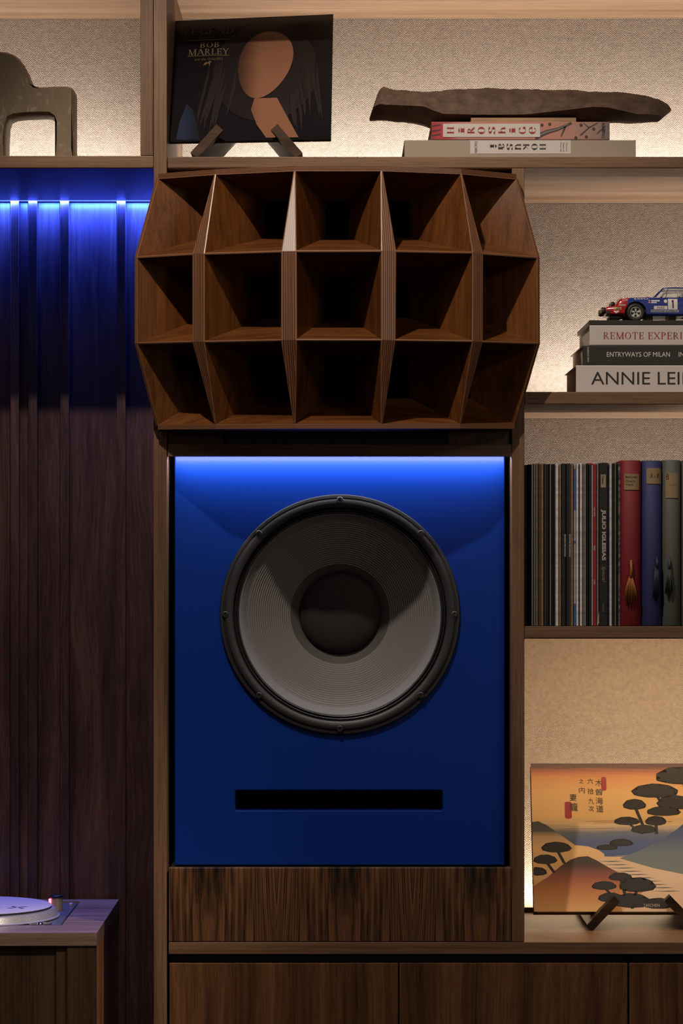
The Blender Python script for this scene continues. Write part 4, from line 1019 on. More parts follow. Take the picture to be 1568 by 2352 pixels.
# ---- model rally car, one eighteenth of full size
def car():
    YC = 0.125                                                  # centre line depth; the near flank is 0.049 in front of it
    hw = 0.049; Yn = YC - hw
    zg = PZ(735.5, BK + .004)                                   # top of the books
    k = (D + Yn) / FPX
    wx, wz = PX(1459.5, Yn), None
    rW = 20.8 * k
    e = empty('model_car', (PX(1530, Yn), YC, zg), 'small blue and red model rally car standing on top of the books', 'model car')
    X = lambda c: (1370 + c / 7.92 - CX) * k                   # from the enlarged view
    offz = zg - (ZC + (HZ - (640 + 757 / 7.92)) * k)
    Z = lambda c: ZC + (HZ - (640 + c / 7.92)) * k + offz
    blue = plain('car_blue', (0.018, 0.035, 0.20, 1), .25, coat=.5); red = plain('car_red', (0.34, 0.012, 0.018, 1), .25, coat=.5)
    blk = plain('car_black', (0.01, 0.01, 0.01, 1), .5); chrome = plain('car_chrome', (.5, .49, .47, 1), .25, metal=.3)
    glass, nt, b = new_mat('car_glass'); b.inputs['Base Color'].default_value = (.75, .75, .72, 1); b.inputs['Alpha'].default_value = .25; b.inputs['Roughness'].default_value = .1
    xw2 = X(708) + 150.5 * k                                    # rear axle
    def arch(cx, r0, n=12): return [(cx + r0 * math.cos(math.pi - math.pi * i / n), Z(590) + r0 * math.sin(math.pi - math.pi * i / n)) for i in range(n + 1)]
    RA = 198 / 7.92 * k
    xr = xw2 + 0.062
    top_t = [(X(172), Z(500)), (X(182), Z(484)), (X(200), Z(477)), (X(352), Z(466)), (X(372), Z(432)), (X(402), Z(366)), (X(440), Z(338)), (X(590), Z(322)), (X(760), Z(313)), (X(900), Z(314)), (X(1100), Z(318)), (xw2 - .03, Z(318)), (xw2 + .01, Z(312)), (xw2 + .04, Z(345)), (xr - .004, Z(420)), (xr, Z(470))]
    bot_t = [(X(172), Z(590)), (X(180), Z(622)), (X(470), Z(632)), (X(930), Z(652)), (X(1500), Z(656)), (xw2 + RA, Z(625)), (xr - .006, Z(610)), (xr, Z(560))]
    def itp(tab, x):
        if x <= tab[0][0]: return tab[0][1]
        for (xa, ya), (xb, yb) in zip(tab, tab[1:]):
            if x <= xb: return ya + (yb - ya) * (x - xa) / max(xb - xa, 1e-9)
        return tab[-1][1]
    def zbot(x):
        z = itp(bot_t, x)
        for c_ in (X(708), xw2):
            if abs(x - c_) < RA: z = max(z, Z(590) + math.sqrt(RA * RA - (x - c_) ** 2))
        return z
    def taper(x): return 1 - .16 * max(0, (X(560) - x) / (X(560) - X(178))) ** 1.6 - .12 * max(0, (x - xw2) / (xr - xw2)) ** 2
    def section(x):
        zb, zt_ = zbot(x), itp(top_t, x); h = max(zt_ - zb, .0005); zlow = itp(bot_t, x); H_ = zt_ - zlow; w_ = hw * taper(x)
        q = []
        for t, f in ((.90, 0), (.985, .10), (1.0, .30), (1.0, .62), (.985, .80), (.94, .93), (.86, 1.0), (.4, 1.03)):
            z = zlow + H_ * f; q.append((t * w_, max(z, zb)))
        return q
    def flank(x, z):
        q = section(x)
        for (ya, za), (yb, zb_) in zip(q[1:], q[2:]):
            if z <= zb_: return YC - (ya + (yb - ya) * max(0, min(1, (z - za) / max(zb_ - za, 1e-6))))
        return YC - q[-2][0]
    xs = sorted(set([X(172) + (xr - X(172)) * i / 110 for i in range(111)] + [X(564.9), X(565.1)] + [c_ + RA * t for c_ in (X(708), xw2) for t in (-1.0005, -.9999, -.98, -.94, .94, .98, .9999, 1.0005)]))
    mb = MB(); rings = []
    for x in xs:
        q = section(x); rings.append([(x, YC - y, z) for y, z in q] + [(x, YC + y, z) for y, z in reversed(q)])
    n = len(rings[0]); fs = [[i * n + j, i * n + (j + 1) % n, (i + 1) * n + (j + 1) % n, (i + 1) * n + j] for i in range(len(rings) - 1) for j in range(n)]
    mb.add([p for r in rings for p in r], fs + [list(range(n)), [(len(rings) - 1) * n + j for j in reversed(range(n))]])
    for i, f in enumerate(mb.f):
        c = sum((mb.v[j] for j in f), Vector()) / len(f); mb.m[i] = 1 if c.x < X(565) - (c.z - Z(400)) * -.25 else 0
    body = mb.build('body', [blue, red], e, smooth=True, angle=40)
    # greenhouse: roof, pillars, panes
    yr, yb_ = hw * .66, hw * .88
    A0, A1, R1, C0 = (X(1075), Z(303)), (X(1225), Z(140)), (X(1850), Z(150)), (xw2 + .018, Z(315))
    def pp(pt, side, wide): return Vector((pt[0], YC + side * wide, pt[1]))
    rf = MB()
    roof = [(A1[0], A1[1], .62), (X(1300), Z(126), .66), (X(1450), Z(122), .68), (X(1650), Z(128), .66), (R1[0], R1[1], .60), ((R1[0] + C0[0]) / 2, (R1[1] + C0[1]) / 2 + .003, .62), (C0[0], C0[1], .70)]
    vs = []; fs = []
    for (x, z, wd) in roof:
        for t in (-1, -.9, -.5, 0, .5, .9, 1): vs.append((x, YC + t * wd * hw, z + .0022 * (1 - abs(t) ** 3) - (.001 if abs(t) == 1 else 0)))
    for i in range(len(roof) - 1):
        for j in range(6): fs.append([i * 7 + j, i * 7 + j + 1, (i + 1) * 7 + j + 1, (i + 1) * 7 + j])
    rf.add(vs, fs); o = rf.build('roof_panel', blue, body, smooth=True)
    sm = o.modifiers.new('solid', 'SOLIDIFY'); sm.thickness = .0012
    for s in (-1, 1):
        MB().tube([pp(A0, s, yb_), pp(A1, s, yr)], .0014, 6).build('pillar', blue, body)
        MB().tube([pp((X(1260), Z(318)), s, yb_), pp((X(1310), Z(150)), s, yr)], .0007, 6).build('pillar', blk, body)
        MB().tube([pp((X(1640), Z(318)), s, yb_), pp((X(1690), Z(140)), s, yr)], .0016, 6).build('pillar', blue, body)
        MB().tube([pp((X(1850), Z(300)), s, yb_), pp(R1, s, yr), pp(C0, s, yb_)], .0016, 6).build('pillar', blue, body)
        MB().tube([pp((X(1190), Z(315)), s, yb_ * .8), pp((X(1300), Z(175)), s, yr * .85), pp((X(1640), Z(165)), s, yr * .85), pp((X(1680), Z(330)), s, yb_ * .8)], .0011, 6).build('roll_cage', blk, body)
        MB().add([pp(A0, s, yb_ - .0004), pp(A1, s, yr - .0004), pp(R1, s, yr - .0004), pp(C0, s, yb_ - .0004)], [(0, 1, 2, 3)]).build('side_glass', glass, body, fix=False)
    MB().add([pp(A0, -1, yb_), pp(A1, -1, yr), pp(A1, 1, yr), pp(A0, 1, yb_)], [(0, 1, 2, 3)]).build('windscreen', glass, body, fix=False)
    for s in (-.45, .45):
        MB().box(X(1560), X(1640), YC + s * hw - .009, YC + s * hw + .009, Z(330), Z(230)).build('car_seat', blk, body, bevel=.002)
    MB().tube([pp((X(1500), Z(330)), -1, .02), pp((X(1490), Z(190)), -1, .028), pp((X(1560), Z(300)), -1, .03)], .001, 6).build('harness_bar', chrome, body)
    MB().tube([pp((X(900), Z(305)), -1, .03), pp((X(960), Z(290)), -1, .02), pp((X(1065), Z(300)), -1, .012)], .0006, 6).build('wiper', blk, body)
    # wheels
    for ax in (X(708), xw2):
        for s in (-1, 1):
            c = Vector((ax, YC + s * (hw - .0035), zg + rW + .0002))
            q = MB().lathe([(rW * .58, s * -.006), (rW * .62, s * .0035), (rW * .80, s * .0048), (rW * .96, s * .0035), (rW, s * .0012), (rW, s * -.009), (rW * .9, s * -.011), (rW * .5, s * -.011)], c, 'y', 40).build('wheel', blk, e, smooth=True, angle=50)
            rm = MB().lathe([(rW * .60, s * .004), (rW * .56, s * .0045), (rW * .50, s * .0015), (rW * .48, s * -.002), (.0002, s * -.002)], c, 'y', 32, mats=[0, 0, 0, 1])
            rm.build('rim', [chrome, blk], q, smooth=True, angle=50)
            spk = MB()
            for i in range(5):
                a = math.pi / 2 + i * 2 * math.pi / 5; d = Vector((math.cos(a), 0, math.sin(a))); t = Vector((-d.z, 0, d.x)); o3 = c + Vector((0, s * .0014, 0))
                spk.add([o3 + d * rW * .1 - t * rW * .07, o3 + d * rW * .1 + t * rW * .07, o3 + d * rW * .52 + t * rW * .15, o3 + d * rW * .52 - t * rW * .15], [(0, 1, 2, 3)])
            spk.build('spokes', chrome, q, fix=False)
        MB().tube([(ax, YC - hw + .01, zg + rW), (ax, YC + hw - .01, zg + rW)], .002, 8).build('axle', blk, e)
    MB().box(X(500), xw2 + .024, YC - hw * .78, YC + hw * .78, Z(650), Z(400)).build('floor_pan', blk, e)
    MB().box(X(250), X(470), YC - hw * .7, YC + hw * .7, Z(690), Z(640)).build('sump_guard', blk, e, bevel=.001)
    for a, b in ((915, 1040), (1330, 1460)):                     # posts that prop the car up
        MB().box(X(a), X(b), YC - .03, YC + .03, zg + .0002, Z(648)).build('prop_post', blk, e)
    # lamps
    amber = plain('lamp_amber', (.35, .25, .10, 1), .25)
    for (cx_, cz_, r_, s) in ((310, 415, 45, -.35), (310, 415, 45, .35), (135, 545, 62, -.55), (135, 545, 62, .55)):
        c = Vector((X(cx_), YC + s * hw, Z(cz_))); rr = r_ / 7.92 * k
        lp = MB().lathe([(rr * .5, rr * 1.1), (rr * .95, rr * .6), (rr, -rr * .2), (rr * .85, -rr * .5), (.0002, -rr * .65)], c, 'x', 20).build('fog_lamp', [blk], e, smooth=True, angle=50)
        MB().lathe([(rr * .86, -rr * .52), (rr * .5, -rr * .7), (.0002, -rr * .76)], c, 'x', 20).build('lens', amber, lp, smooth=True)
    for s in (-.8, .8):
        c = Vector((X(408), YC + s * hw * .86, Z(385))); MB().lathe([(.0052, .004), (.0052, -.001), (.004, -.0024), (.0002, -.003)], c, 'x', 20).build('headlight', chrome, e, smooth=True)
    # lettering and number boards on the near flank
    Yd = Yn - 0.0004
    wht = plain('decal_white', (.62, .58, .55, 1), .4); yel = plain('decal_yellow', (.42, .30, .10, 1), .4)
    def hug(o, off):
        for v in o.data.vertices:
            v.co.y = flank(v.co.x + e.location.x, v.co.z + e.location.z) - off - e.location.y
        return o
    def rect(name, a, b_, c, d_, m, Y=Yd):
        q = MB(); n_ = 4
        vs = [(X(a) + (X(c) - X(a)) * i / n_, Yn, Z(d_) + (Z(b_) - Z(d_)) * j / n_) for j in range(n_ + 1) for i in range(n_ + 1)]
        q.add(vs, [[j * (n_ + 1) + i, j * (n_ + 1) + i + 1, (j + 1) * (n_ + 1) + i + 1, (j + 1) * (n_ + 1) + i] for j in range(n_) for i in range(n_)])
        return hug(q.build(name, m, body, fix=False), .0003)
    def txt(s, a, b_, c, d_, m, Y=0, **kw): return hug(put_text('lettering', text_geo(s, **kw), (X(a), Yn, Z(d_)), (1, 0, 0), (0, 0, 1), X(c) - X(a), Z(b_) - Z(d_), m, body, .0001), .0006)
    def outline(name, pts, m, off):
        q = MB(); q.add([(X(a), Yn, Z(b_)) for a, b_ in pts], [list(range(len(pts)))]); return hug(q.build(name, m, body, fix=False), off)
    rect('number_board', 1295, 345, 1468, 538, wht); outline('numeral', [(1372, 365), (1397, 365), (1397, 512), (1372, 512)], ink_black, .0014); outline('numeral_flag', [(1358, 388), (1372, 365), (1372, 392), (1358, 402)], ink_black, .0014)
    rect('name_board', 1040, 475, 1283, 535, wht); txt('PARIS', 1098, 487, 1230, 528, ink_black)
    rect('sponsor_strip', 985, 545, 1490, 590, plain('decal_grey', (.30, .32, .34, 1), .4)); txt('PORSCHE ALMERAS', 1000, 552, 1475, 584, plain('decal_navy', (.02, .03, .10, 1), .4))
    txt('ESSO', 685, 326, 940, 356, wht)
    rect('crew_flag', 940, 362, 972, 388, plain('decal_rose', (.45, .22, .20, 1), .4)); rect('crew_flag', 940, 398, 972, 424, plain('decal_rose', (.45, .22, .20, 1), .4))
    rect('crew_name', 990, 368, 1145, 392, wht); rect('crew_name', 990, 404, 1090, 424, wht)
    outline('round_badge', [(1250 + 31 * math.cos(i * math.pi / 8), 388 + 31 * math.sin(i * math.pi / 8)) for i in range(16)], wht, .0004)
    rect('lamp_maker_board', 303, 495, 450, 538, yel); txt('CIBIE', 318, 503, 438, 532, ink_black)
    txt('esso', 412, 440, 525, 475, wht); txt('elf', 470, 352, 570, 376, wht)
    Yq = Yn + .0036
    hp = [(360, 608), (325, 585), (308, 568), (320, 556), (345, 556), (360, 566), (375, 556), (400, 556), (412, 568), (395, 585)]
    outline('heart_badge', hp, wht, .0005)
    MB().box(X(182), X(245), Yq + .001, YC + hw * .8, Z(608), Z(555)).build('bumper_pad', blk, body)
    return e
car()

# ================================================================== records and binders on the middle shelf
zD = PZ(1438.5) + 0.0003
REC = [  # from the enlarged view: left, right, colour, words, set back, height trim, thickness type
 (97, 126, (0.010, 0.008, 0.008), 'black record sleeve touching the upright post, first of the row', .030, -8),
 (128, 162, (0.013, 0.010, 0.010), 'black record sleeve pulled back, second of the row from the post', .022, -5),
 (164, 196, (0.012, 0.012, 0.013), 'black sleeve with a white border line near the upright post', .004, 0),
 (200, 226, (0.115, 0.085, 0.060), 'grey-brown sleeve just beside the white-bordered black one', .003, 3),
 (228, 250, (0.060, 0.038, 0.020), 'dark brown sleeve between grey-brown and orange-tan ones', .005, 2),
 (252, 275, (0.210, 0.125, 0.060), 'orange-tan sleeve beside a run of thin black ones', .003, 3),
 (278, 299, (0.012, 0.013, 0.016), 'thin black sleeve right beside the orange-tan one', .004, 0),
 (301, 321, (0.014, 0.013, 0.013), 'thin black sleeve, second after the orange-tan one', .006, -2),
 (323, 344, (0.010, 0.010, 0.011), 'thin black sleeve, third after the orange-tan one', .003, 0),
 (346, 363, (0.013, 0.012, 0.012), 'thin black sleeve, fourth after the orange-tan one', .006, -2),
 (365, 381, (0.013, 0.013, 0.015), 'thin black sleeve touching the pale lilac one', .004, 0),
 (384, 415, (0.54, 0.48, 0.49), 'pale lilac-white sleeve between black ones', .003, 1),
 (418, 437, (0.27, 0.21, 0.12), 'thin cream sleeve beside the pale lilac one', .007, -1),
 (440, 481, (0.011, 0.011, 0.011), 'black sleeve with small white spine lettering, nearer the cream one', .003, 1),
 (484, 526, (0.011, 0.011, 0.012), 'black sleeve with small white spine lettering, beside the brown one', .003, 1),
 (528, 551, (0.23, 0.125, 0.060), 'plain brown cardboard sleeve beside the blue-and-white one', .003, 1),
 (554, 576, (0.30, 0.32, 0.36), 'thin white sleeve with blue patches on its spine', .006, -1),
 (578, 600, (0.60, 0.56, 0.55), 'white sleeve, first of two white ones beside the blue-patched one', .003, 2),
 (602, 612, (0.16, 0.15, 0.15), 'very thin grey sleeve wedged between two white ones', .008, -2),
 (614, 632, (0.76, 0.73, 0.72), 'bright white sleeve, second of the two white ones', .003, 2),
 (635, 649, (0.20, 0.18, 0.16), 'thin grey sleeve beside the bright white one', .005, 1),
 (651, 669, (0.24, 0.22, 0.20), 'thin grey sleeve beside the black one near the red spine', .003, 0),
 (672, 690, (0.012, 0.011, 0.011), 'thin black sleeve beside two grey ones', .006, 4),
 (692, 734, (0.012, 0.011, 0.012), 'black sleeve with a pale edge leaning on the red one', .010, -8),
 (737, 765, (0.29, 0.012, 0.020), 'bright red sleeve with tiny white spine lettering', .003, -2),
 (767, 787, (0.19, 0.165, 0.150), 'grey sleeve with a torn foot beside the red one', .005, 3),
 (789, 871, (0.010, 0.010, 0.010), 'thick black boxed record set with bold pale lettering on the spine', .0, 8),
 (873, 883, (0.085, 0.10, 0.16), 'very thin grey-blue sleeve beside the thick black box', .006, 3),
 (885, 910, (0.46, 0.44, 0.44), 'white-grey sleeve just past the thick black box', .003, 4),
 (913, 930, (0.013, 0.012, 0.011), 'thin black sleeve between white-grey and taupe ones', .006, 5),
 (932, 951, (0.115, 0.090, 0.070), 'taupe sleeve close to the red binder', .004, 8),
 (953, 966, (0.012, 0.011, 0.010), 'very thin black sleeve beside the taupe one', .008, 0),
]
cvx = lambda c: 1180 + c / 4.041
cvy = lambda c: 1030 + c / 4.041
edge_white = plain('sleeve_edge_white', (0.42, 0.40, 0.38, 1), .6)
for i, (a, b, col, lab, back, hx) in enumerate(REC):
    Y = 0.008 + back
    xa, xb = PX(cvx(a), Y) + .0003, PX(cvx(b), Y) - .0003
    ztop = zD + .3155 + hx / 1185.0 * 1.0 / 4.0
    mat = plain('sleeve_%02d' % i, (*col, 1), .38, bump=.35, bscale=140, var=.35)
    e = empty('record_sleeve', ((xa + xb) / 2, Y + .155, zD), lab, 'record', 'records on the middle shelf')
    lean = random.uniform(-.0012, .0012)
    s = MB().box(xa, xb, Y, Y + .308, zD, ztop).build('jacket', mat, e, bevel=min(.0011, (xb - xa) * .35))
    if (xb - xa) > .0035 and sum(col) < .15 and i % 2 == 0 and i not in (26,):
        MB().box(xb - .0009, xb - .0002, Y - .0003, Y + .002, zD + .001, ztop - .001).build('worn_edge', edge_white if i in (2, 8) else plain('sleeve_edge_grey', (0.11, 0.10, 0.10, 1), .5), e)
    if i == 2:
        MB().box(xa + .0002, xa + .0010, Y - .0003, Y + .002, zD + .001, ztop - .001).build('worn_edge', edge_white, e)
    if i in (13, 14):
        x_ = (cvx(467), cvx(512))[i - 13]; flip = (90, -90)[i - 13]
        text_px('lettering', text_geo('GROOVIN RECORDINGS'), x_, cvy(795), x_ + 3.4, cvy(1005), Y - .0002, ink_white, e, rot=flip)
    if i == 16:
        for (y0, y1) in ((190, 570), (860, 880), (1440, 1640)):
            MB().box(xa, xb, Y - .0004, Y + .001, PZ(cvy(y1), Y), PZ(cvy(y0), Y)).build('blue_patch', plain('sleeve_blue', (0.035, 0.09, 0.26, 1), .45), e)
    if i == 23:
        MB().box(xb - .0022, xb - .0002, Y - .0004, Y + .002, zD + .001, ztop - .001).build('pale_edge', edge_white, e)
        MB().box(xa, xb, Y - .0004, Y + .03, ztop, ztop + .0025).build('red_lip', plain('sleeve_red', (0.29, 0.012, 0.020, 1), .4), e)
    if i == 24:
        for (s_, y0, y1) in (('DON CARLOS', 548, 632), ('VERDI', 900, 945), ('CETRA', 1215, 1262)):
            text_px('lettering', text_geo(s_), cvx(740), cvy(y0), cvx(752), cvy(y1), Y - .0002, ink_white, e, rot=-90)
    if i == 25:
        MB().add([P(cvx(770), cvy(1640), Y - .0006), P(cvx(789), cvy(1625), Y - .0006), P(cvx(790), cvy(1500), Y - .0006), P(cvx(780), cvy(1560), Y - .0006)], [(0, 1, 2, 3)]).build('torn_paper', plain('torn_cardboard', (0.40, 0.32, 0.22, 1), .8), e, fix=False)
    if i == 26:
        silv = plain('print_silver', (0.36, 0.33, 0.29, 1), .35)
        text_px('lettering', text_geo('JULIO IGLESIAS', bold=.045), cvx(806), cvy(566), cvx(853), cvy(1040), Y - .0003, silv, e, rot=-90)
        text_px('lettering', text_geo('Special', shear=.35), cvx(808), cvy(1092), cvx(850), cvy(1240), Y - .0003, plain('print_tan', (0.23, 0.17, 0.11, 1), .4), e, rot=-90)
        text_px('lettering', text_geo('ALBUM 5023'), cvx(822), cvy(1440), cvx(834), cvy(1520), Y - .0003, plain('print_tan', (0.23, 0.17, 0.11, 1), .4), e, rot=-90)
        MB().box(PX(cvx(805), Y), PX(cvx(852), Y), Y - .0006, Y, PZ(cvy(363), Y), PZ(cvy(242), Y)).build('gold_label', plain('label_gold', (0.26, 0.21, 0.13, 1), .35), e)
        text_px('lettering', text_geo('Odeon'), cvx(815), cvy(252), cvx(835), cvy(330), Y - .0008, ink_black, e, rot=-90)
# one marbled slim folder
Y = .010
e = empty('record_folder', (PX(cvx(983), Y), .16, zD), 'thin marbled blue and tan folder touching the red binder', 'record')
mm, nt, b = new_mat('marbled_paper'); tc = N(nt, 'ShaderNodeTexCoord'); nz = N(nt, 'ShaderNodeTexNoise'); nz.inputs['Scale'].default_value = 120; nz.inputs['Detail'].default_value = 6; nt.links.new(tc.outputs['Object'], nz.inputs['Vector'])
r_ = ramp(nt, [(.35, (.02, .016, .014)), (.5, (.07, .07, .10)), (.6, (.20, .13, .08)), (.72, (.34, .28, .22))]); nt.links.new(nz.outputs['Fac'], r_.inputs[0]); nt.links.new(r_.outputs[0], b.inputs['Base Color'])
MB().box(PX(cvx(968), Y), PX(cvx(986), Y), Y, Y + .30, zD, zD + .3165).build('jacket', mm, e, bevel=.0008)
# binders with rounded spines, paper labels and tassels
def binder(a, b, yt, col, label, lab_rect, lab_words, tassel=None, hand=ink_black):
    Y = 0.0
    xa, xb = PX(cvx(a), Y) + .0004, PX(cvx(b), Y) - .0004; z1 = PZ(cvy(yt), Y)
    e = empty('record_binder', ((xa + xb) / 2, .16, zD), label, 'binder', 'cloth record binders')
    cloth = plain('binder_cloth_' + label.split()[0] + label.split()[1], (*col, 1), .6, bump=.6, bscale=900, var=.15)
    n = 14; mb = MB(); cxm = (xa + xb) / 2; hwid = (xb - xa) / 2; bulge = .016
    ringb = []
    for i in range(n + 1):
        t = -1 + 2 * i / n; ringb.append((cxm + t * hwid, Y + bulge * (1 - math.sqrt(max(0, 1 - t * t * .98)))))
    zsl = [zD, zD + .004, zD + (z1 - zD) * .5, z1 - .004, z1 - .0008]
    vs = []
    for j, z in enumerate(zsl):
        for x, y in ringb: vs.append((x, y + (.002 if j in (0, 4) else 0) - (.0012 if j in (1, 3) else 0), z))
    m = n + 1
    fs = [[j * m + i, j * m + i + 1, (j + 1) * m + i + 1, (j + 1) * m + i] for j in range(4) for i in range(n)]
    mb.add(vs, fs)
    sp_ = mb.build('spine', cloth, e, smooth=True)
    for xx in ((xa, xa + .003), (xb - .003, xb)): MB().box(*xx, Y + bulge * .84, Y + .315, zD, z1 - .001).build('cover', cloth, e, bevel=.0008)
    MB().box(xa + .0032, xb - .0032, Y + bulge + .003, Y + .305, zD + .003, z1 - .006).build('page_block', plain('binder_pages', (0.19, 0.15, 0.11, 1), .8), e)
    kraft = plain('label_kraft', (0.25, 0.17, 0.085, 1), .6, bump=.2, bscale=600)
    def ysurf(x):
        t = max(-1, min(1, (x - cxm) / hwid)); return Y + bulge * (1 - math.sqrt(max(0, 1 - t * t * .98)))
    la, lb_, lc, ld = lab_rect; lx0, lx1 = PX(cvx(la), Y), PX(cvx(lc), Y); q = MB()
    for i in range(8):
        u0, u1 = lx0 + (lx1 - lx0) * i / 8, lx0 + (lx1 - lx0) * (i + 1) / 8
        q.add([(u0, ysurf(u0) - .0022, PZ(cvy(ld), Y)), (u1, ysurf(u1) - .0022, PZ(cvy(ld), Y)), (u1, ysurf(u1) - .0022, PZ(cvy(lb_), Y)), (u0, ysurf(u0) - .0022, PZ(cvy(lb_), Y))], [(0, 1, 2, 3)])
    lbl = q.build('paper_label', kraft, e, smooth=True, fix=False)
    for s_, r0, r1, r2, r3 in lab_words:
        t = text_px('lettering', text_geo(s_, shear=.08), cvx(r0), cvy(r1), cvx(r2), cvy(r3), Y, plain('pencil_ink', (.05, .032, .02, 1), .6), lbl)
        for v in t.data.vertices:
            wx_ = v.co.x + e.location.x; v.co.y = ysurf(wx_) - .0027 - e.location.y
    if tassel:
        (tx, ty0, ty1, ty2, wpx, tcol) = tassel
        tm = plain('tassel_' + label.split()[0], (*tcol, 1), .55, var=.5, bscale=700)
        top = P(cvx(tx), cvy(ty0), Y - .006); mid = P(cvx(tx) - .5, cvy(ty1), Y - .008); z2 = PZ(cvy(ty2), Y)
        tl_ = MB().tube([top, top.lerp(mid, .5) + Vector((.0012, 0, 0)), mid], [.0022, .0028, .0034], 8).build('tassel', tm, e, smooth=True)
        th = MB()
        for i in range(46):
            a_ = random.uniform(-1, 1); dpt = random.uniform(-.004, .003)
            wv = wpx / 4.041 * k_ / 2
            p0 = mid + Vector((a_ * .0028, dpt * .3, .002)); p1 = mid + Vector((a_ * wv * .75, dpt, -(mid.z - z2) * .4)); p2 = Vector((mid.x + a_ * wv + random.uniform(-.001, .001), mid.y + dpt * .8, z2 + random.uniform(0, .012) + abs(a_) * .004))
            th.tube([p0, p1, p2], [.0009, .0008, .0006], 4)
        tag(th.build('threads', tm, tl_, smooth=True), kind='stuff')
    return e
binder(988, 1186, 106, (0.175, 0.005, 0.011), 'bright red cloth record binder with an orange tassel on its spine', (1024, 236, 1162, 384), [('Beethoven', 1032, 250, 1140, 275), ('Chopin', 1032, 292, 1125, 318), ('Wagner', 1032, 326, 1108, 346)], (1085, 1035, 1200, 1450, 125, (0.30, 0.10, 0.012)))
binder(1192, 1378, 108, (0.020, 0.028, 0.115), 'dark blue cloth record binder between the red and grey-green ones', (1230, 182, 1366, 328), [('A - K', 1260, 228, 1352, 276)], (1325, 1015, 1110, 1420, 60, (0.018, 0.022, 0.045)))
binder(1382, 1554, 104, (0.085, 0.088, 0.074), 'grey-green cloth record binder with a dark green tassel', (1406, 230, 1526, 460), [('B', 1410, 235, 1436, 288), ('. . . . . .', 1440, 330, 1515, 345)], (1440, 1015, 1120, 1380, 70, (0.030, 0.045, 0.038)))
binder(1560, 1740, 106, (0.070, 0.078, 0.070), 'grey-green cloth record binder cut by the picture edge, last of the row', (1590, 230, 1700, 380), [('C', 1600, 240, 1630, 290)])

# ================================================================== art book on its stand, lower bay
zE = PZ(2163.5)
display_stand('dark wood stand holding the landscape book on the worktop', [(1362, 2139, 1424, 2073), (1590, 2139, 1525, 2072)], 0.166, 0.44, zE, 0.20)
AW = 470
def bkp(px, py, Y): return P(px, py, Y)
ab = Sheet(P(1218.5, 1753.5, .305), P(1218.5 + AW, 1753.5, .305), P(1226 + AW * 1.018, 2094, .197), P(1226, 2094, .197))
ab_e = empty('art_book', tuple(ab.at(.5, 0)), 'large orange and blue landscape-covered book leaning on its wooden stand', 'book')
def sky_mat():
    m, nt, b = new_mat('cover_print_sky'); uv = N(nt, 'ShaderNodeUVMap'); sep = N(nt, 'ShaderNodeSeparateXYZ'); nt.links.new(uv.outputs[0], sep.inputs[0])
    nz = N(nt, 'ShaderNodeTexNoise'); nz.inputs['Scale'].default_value = 1; nz.inputs['Detail'].default_value = 4
    mp = N(nt, 'ShaderNodeMapping'); mp.inputs['Scale'].default_value = (5, 120, 1); nt.links.new(uv.outputs[0], mp.inputs[0]); nt.links.new(mp.outputs[0], nz.inputs['Vector'])
    ma = N(nt, 'ShaderNodeMath', operation='MULTIPLY_ADD'); ma.inputs[1].default_value = .05; nt.links.new(nz.outputs['Fac'], ma.inputs[0])
    su_ = N(nt, 'ShaderNodeMath', operation='SUBTRACT'); su_.inputs[1].default_value = .025; nt.links.new(sep.outputs[1], su_.inputs[0]); nt.links.new(su_.outputs[0], ma.inputs[2])
    r = ramp(nt, [(0.0, (.66, .38, .15)), (.36, (.64, .38, .16)), (.375, (.05, .08, .19)), (.47, (.06, .08, .17)), (.53, (.10, .11, .13)), (.585, (.52, .35, .17)), (.64, (.68, .41, .16)), (.80, (.66, .38, .14)), (.90, (.55, .24, .08)), (.94, (.38, .12, .05)), (.975, (.10, .040, .028)), (1.0, (.075, .034, .026))])
    nt.links.new(ma.outputs[0], r.inputs[0]); nt.links.new(r.outputs[0], b.inputs['Base Color']); b.inputs['Roughness'].default_value = .5
    return m
def grad_mat(name, stops, axis=1):
    m, nt, b = new_mat(name); uv = N(nt, 'ShaderNodeUVMap'); sep = N(nt, 'ShaderNodeSeparateXYZ'); nt.links.new(uv.outputs[0], sep.inputs[0])
    r = ramp(nt, stops); nt.links.new(sep.outputs[axis], r.inputs[0]); nt.links.new(r.outputs[0], b.inputs['Base Color']); b.inputs['Roughness'].default_value = .5
    return m
th_ = .028
v = [ab.tl, ab.tr, ab.br, ab.bl]; bkv = [p - ab.n * th_ for p in v]
fc = MB()
fc.add([p + ab.n * 0 for p in v] + [p - ab.n * .003 for p in v], [(0, 1, 2, 3)], 0, [[(0, 1), (1, 1), (1, 0), (0, 0)]])
fc.add(v + [p - ab.n * .003 for p in v], [(7, 6, 5, 4), (0, 4, 5, 1), (1, 5, 6, 2), (2, 6, 7, 3), (3, 7, 4, 0)], 1)
fc.build('front_cover', [sky_mat(), plain('cover_board_edge', (.10, .045, .02, 1), .5)], ab_e, fix=False)
i_ = .010
MB().add([ab.at(i_ * 2, 1 - i_, -.0031), ab.at(1 - i_ * 2, 1 - i_, -.0031), ab.at(1 - i_ * 2, i_, -.0031), ab.at(i_ * 2, i_, -.0031), ab.at(i_ * 2, 1 - i_, -th_ + .003), ab.at(1 - i_ * 2, 1 - i_, -th_ + .003), ab.at(1 - i_ * 2, i_, -th_ + .003), ab.at(i_ * 2, i_, -th_ + .003)],
    [(0, 1, 2, 3), (7, 6, 5, 4), (0, 4, 5, 1), (1, 5, 6, 2), (2, 6, 7, 3), (3, 7, 4, 0)]).build('page_block', paper, ab_e)
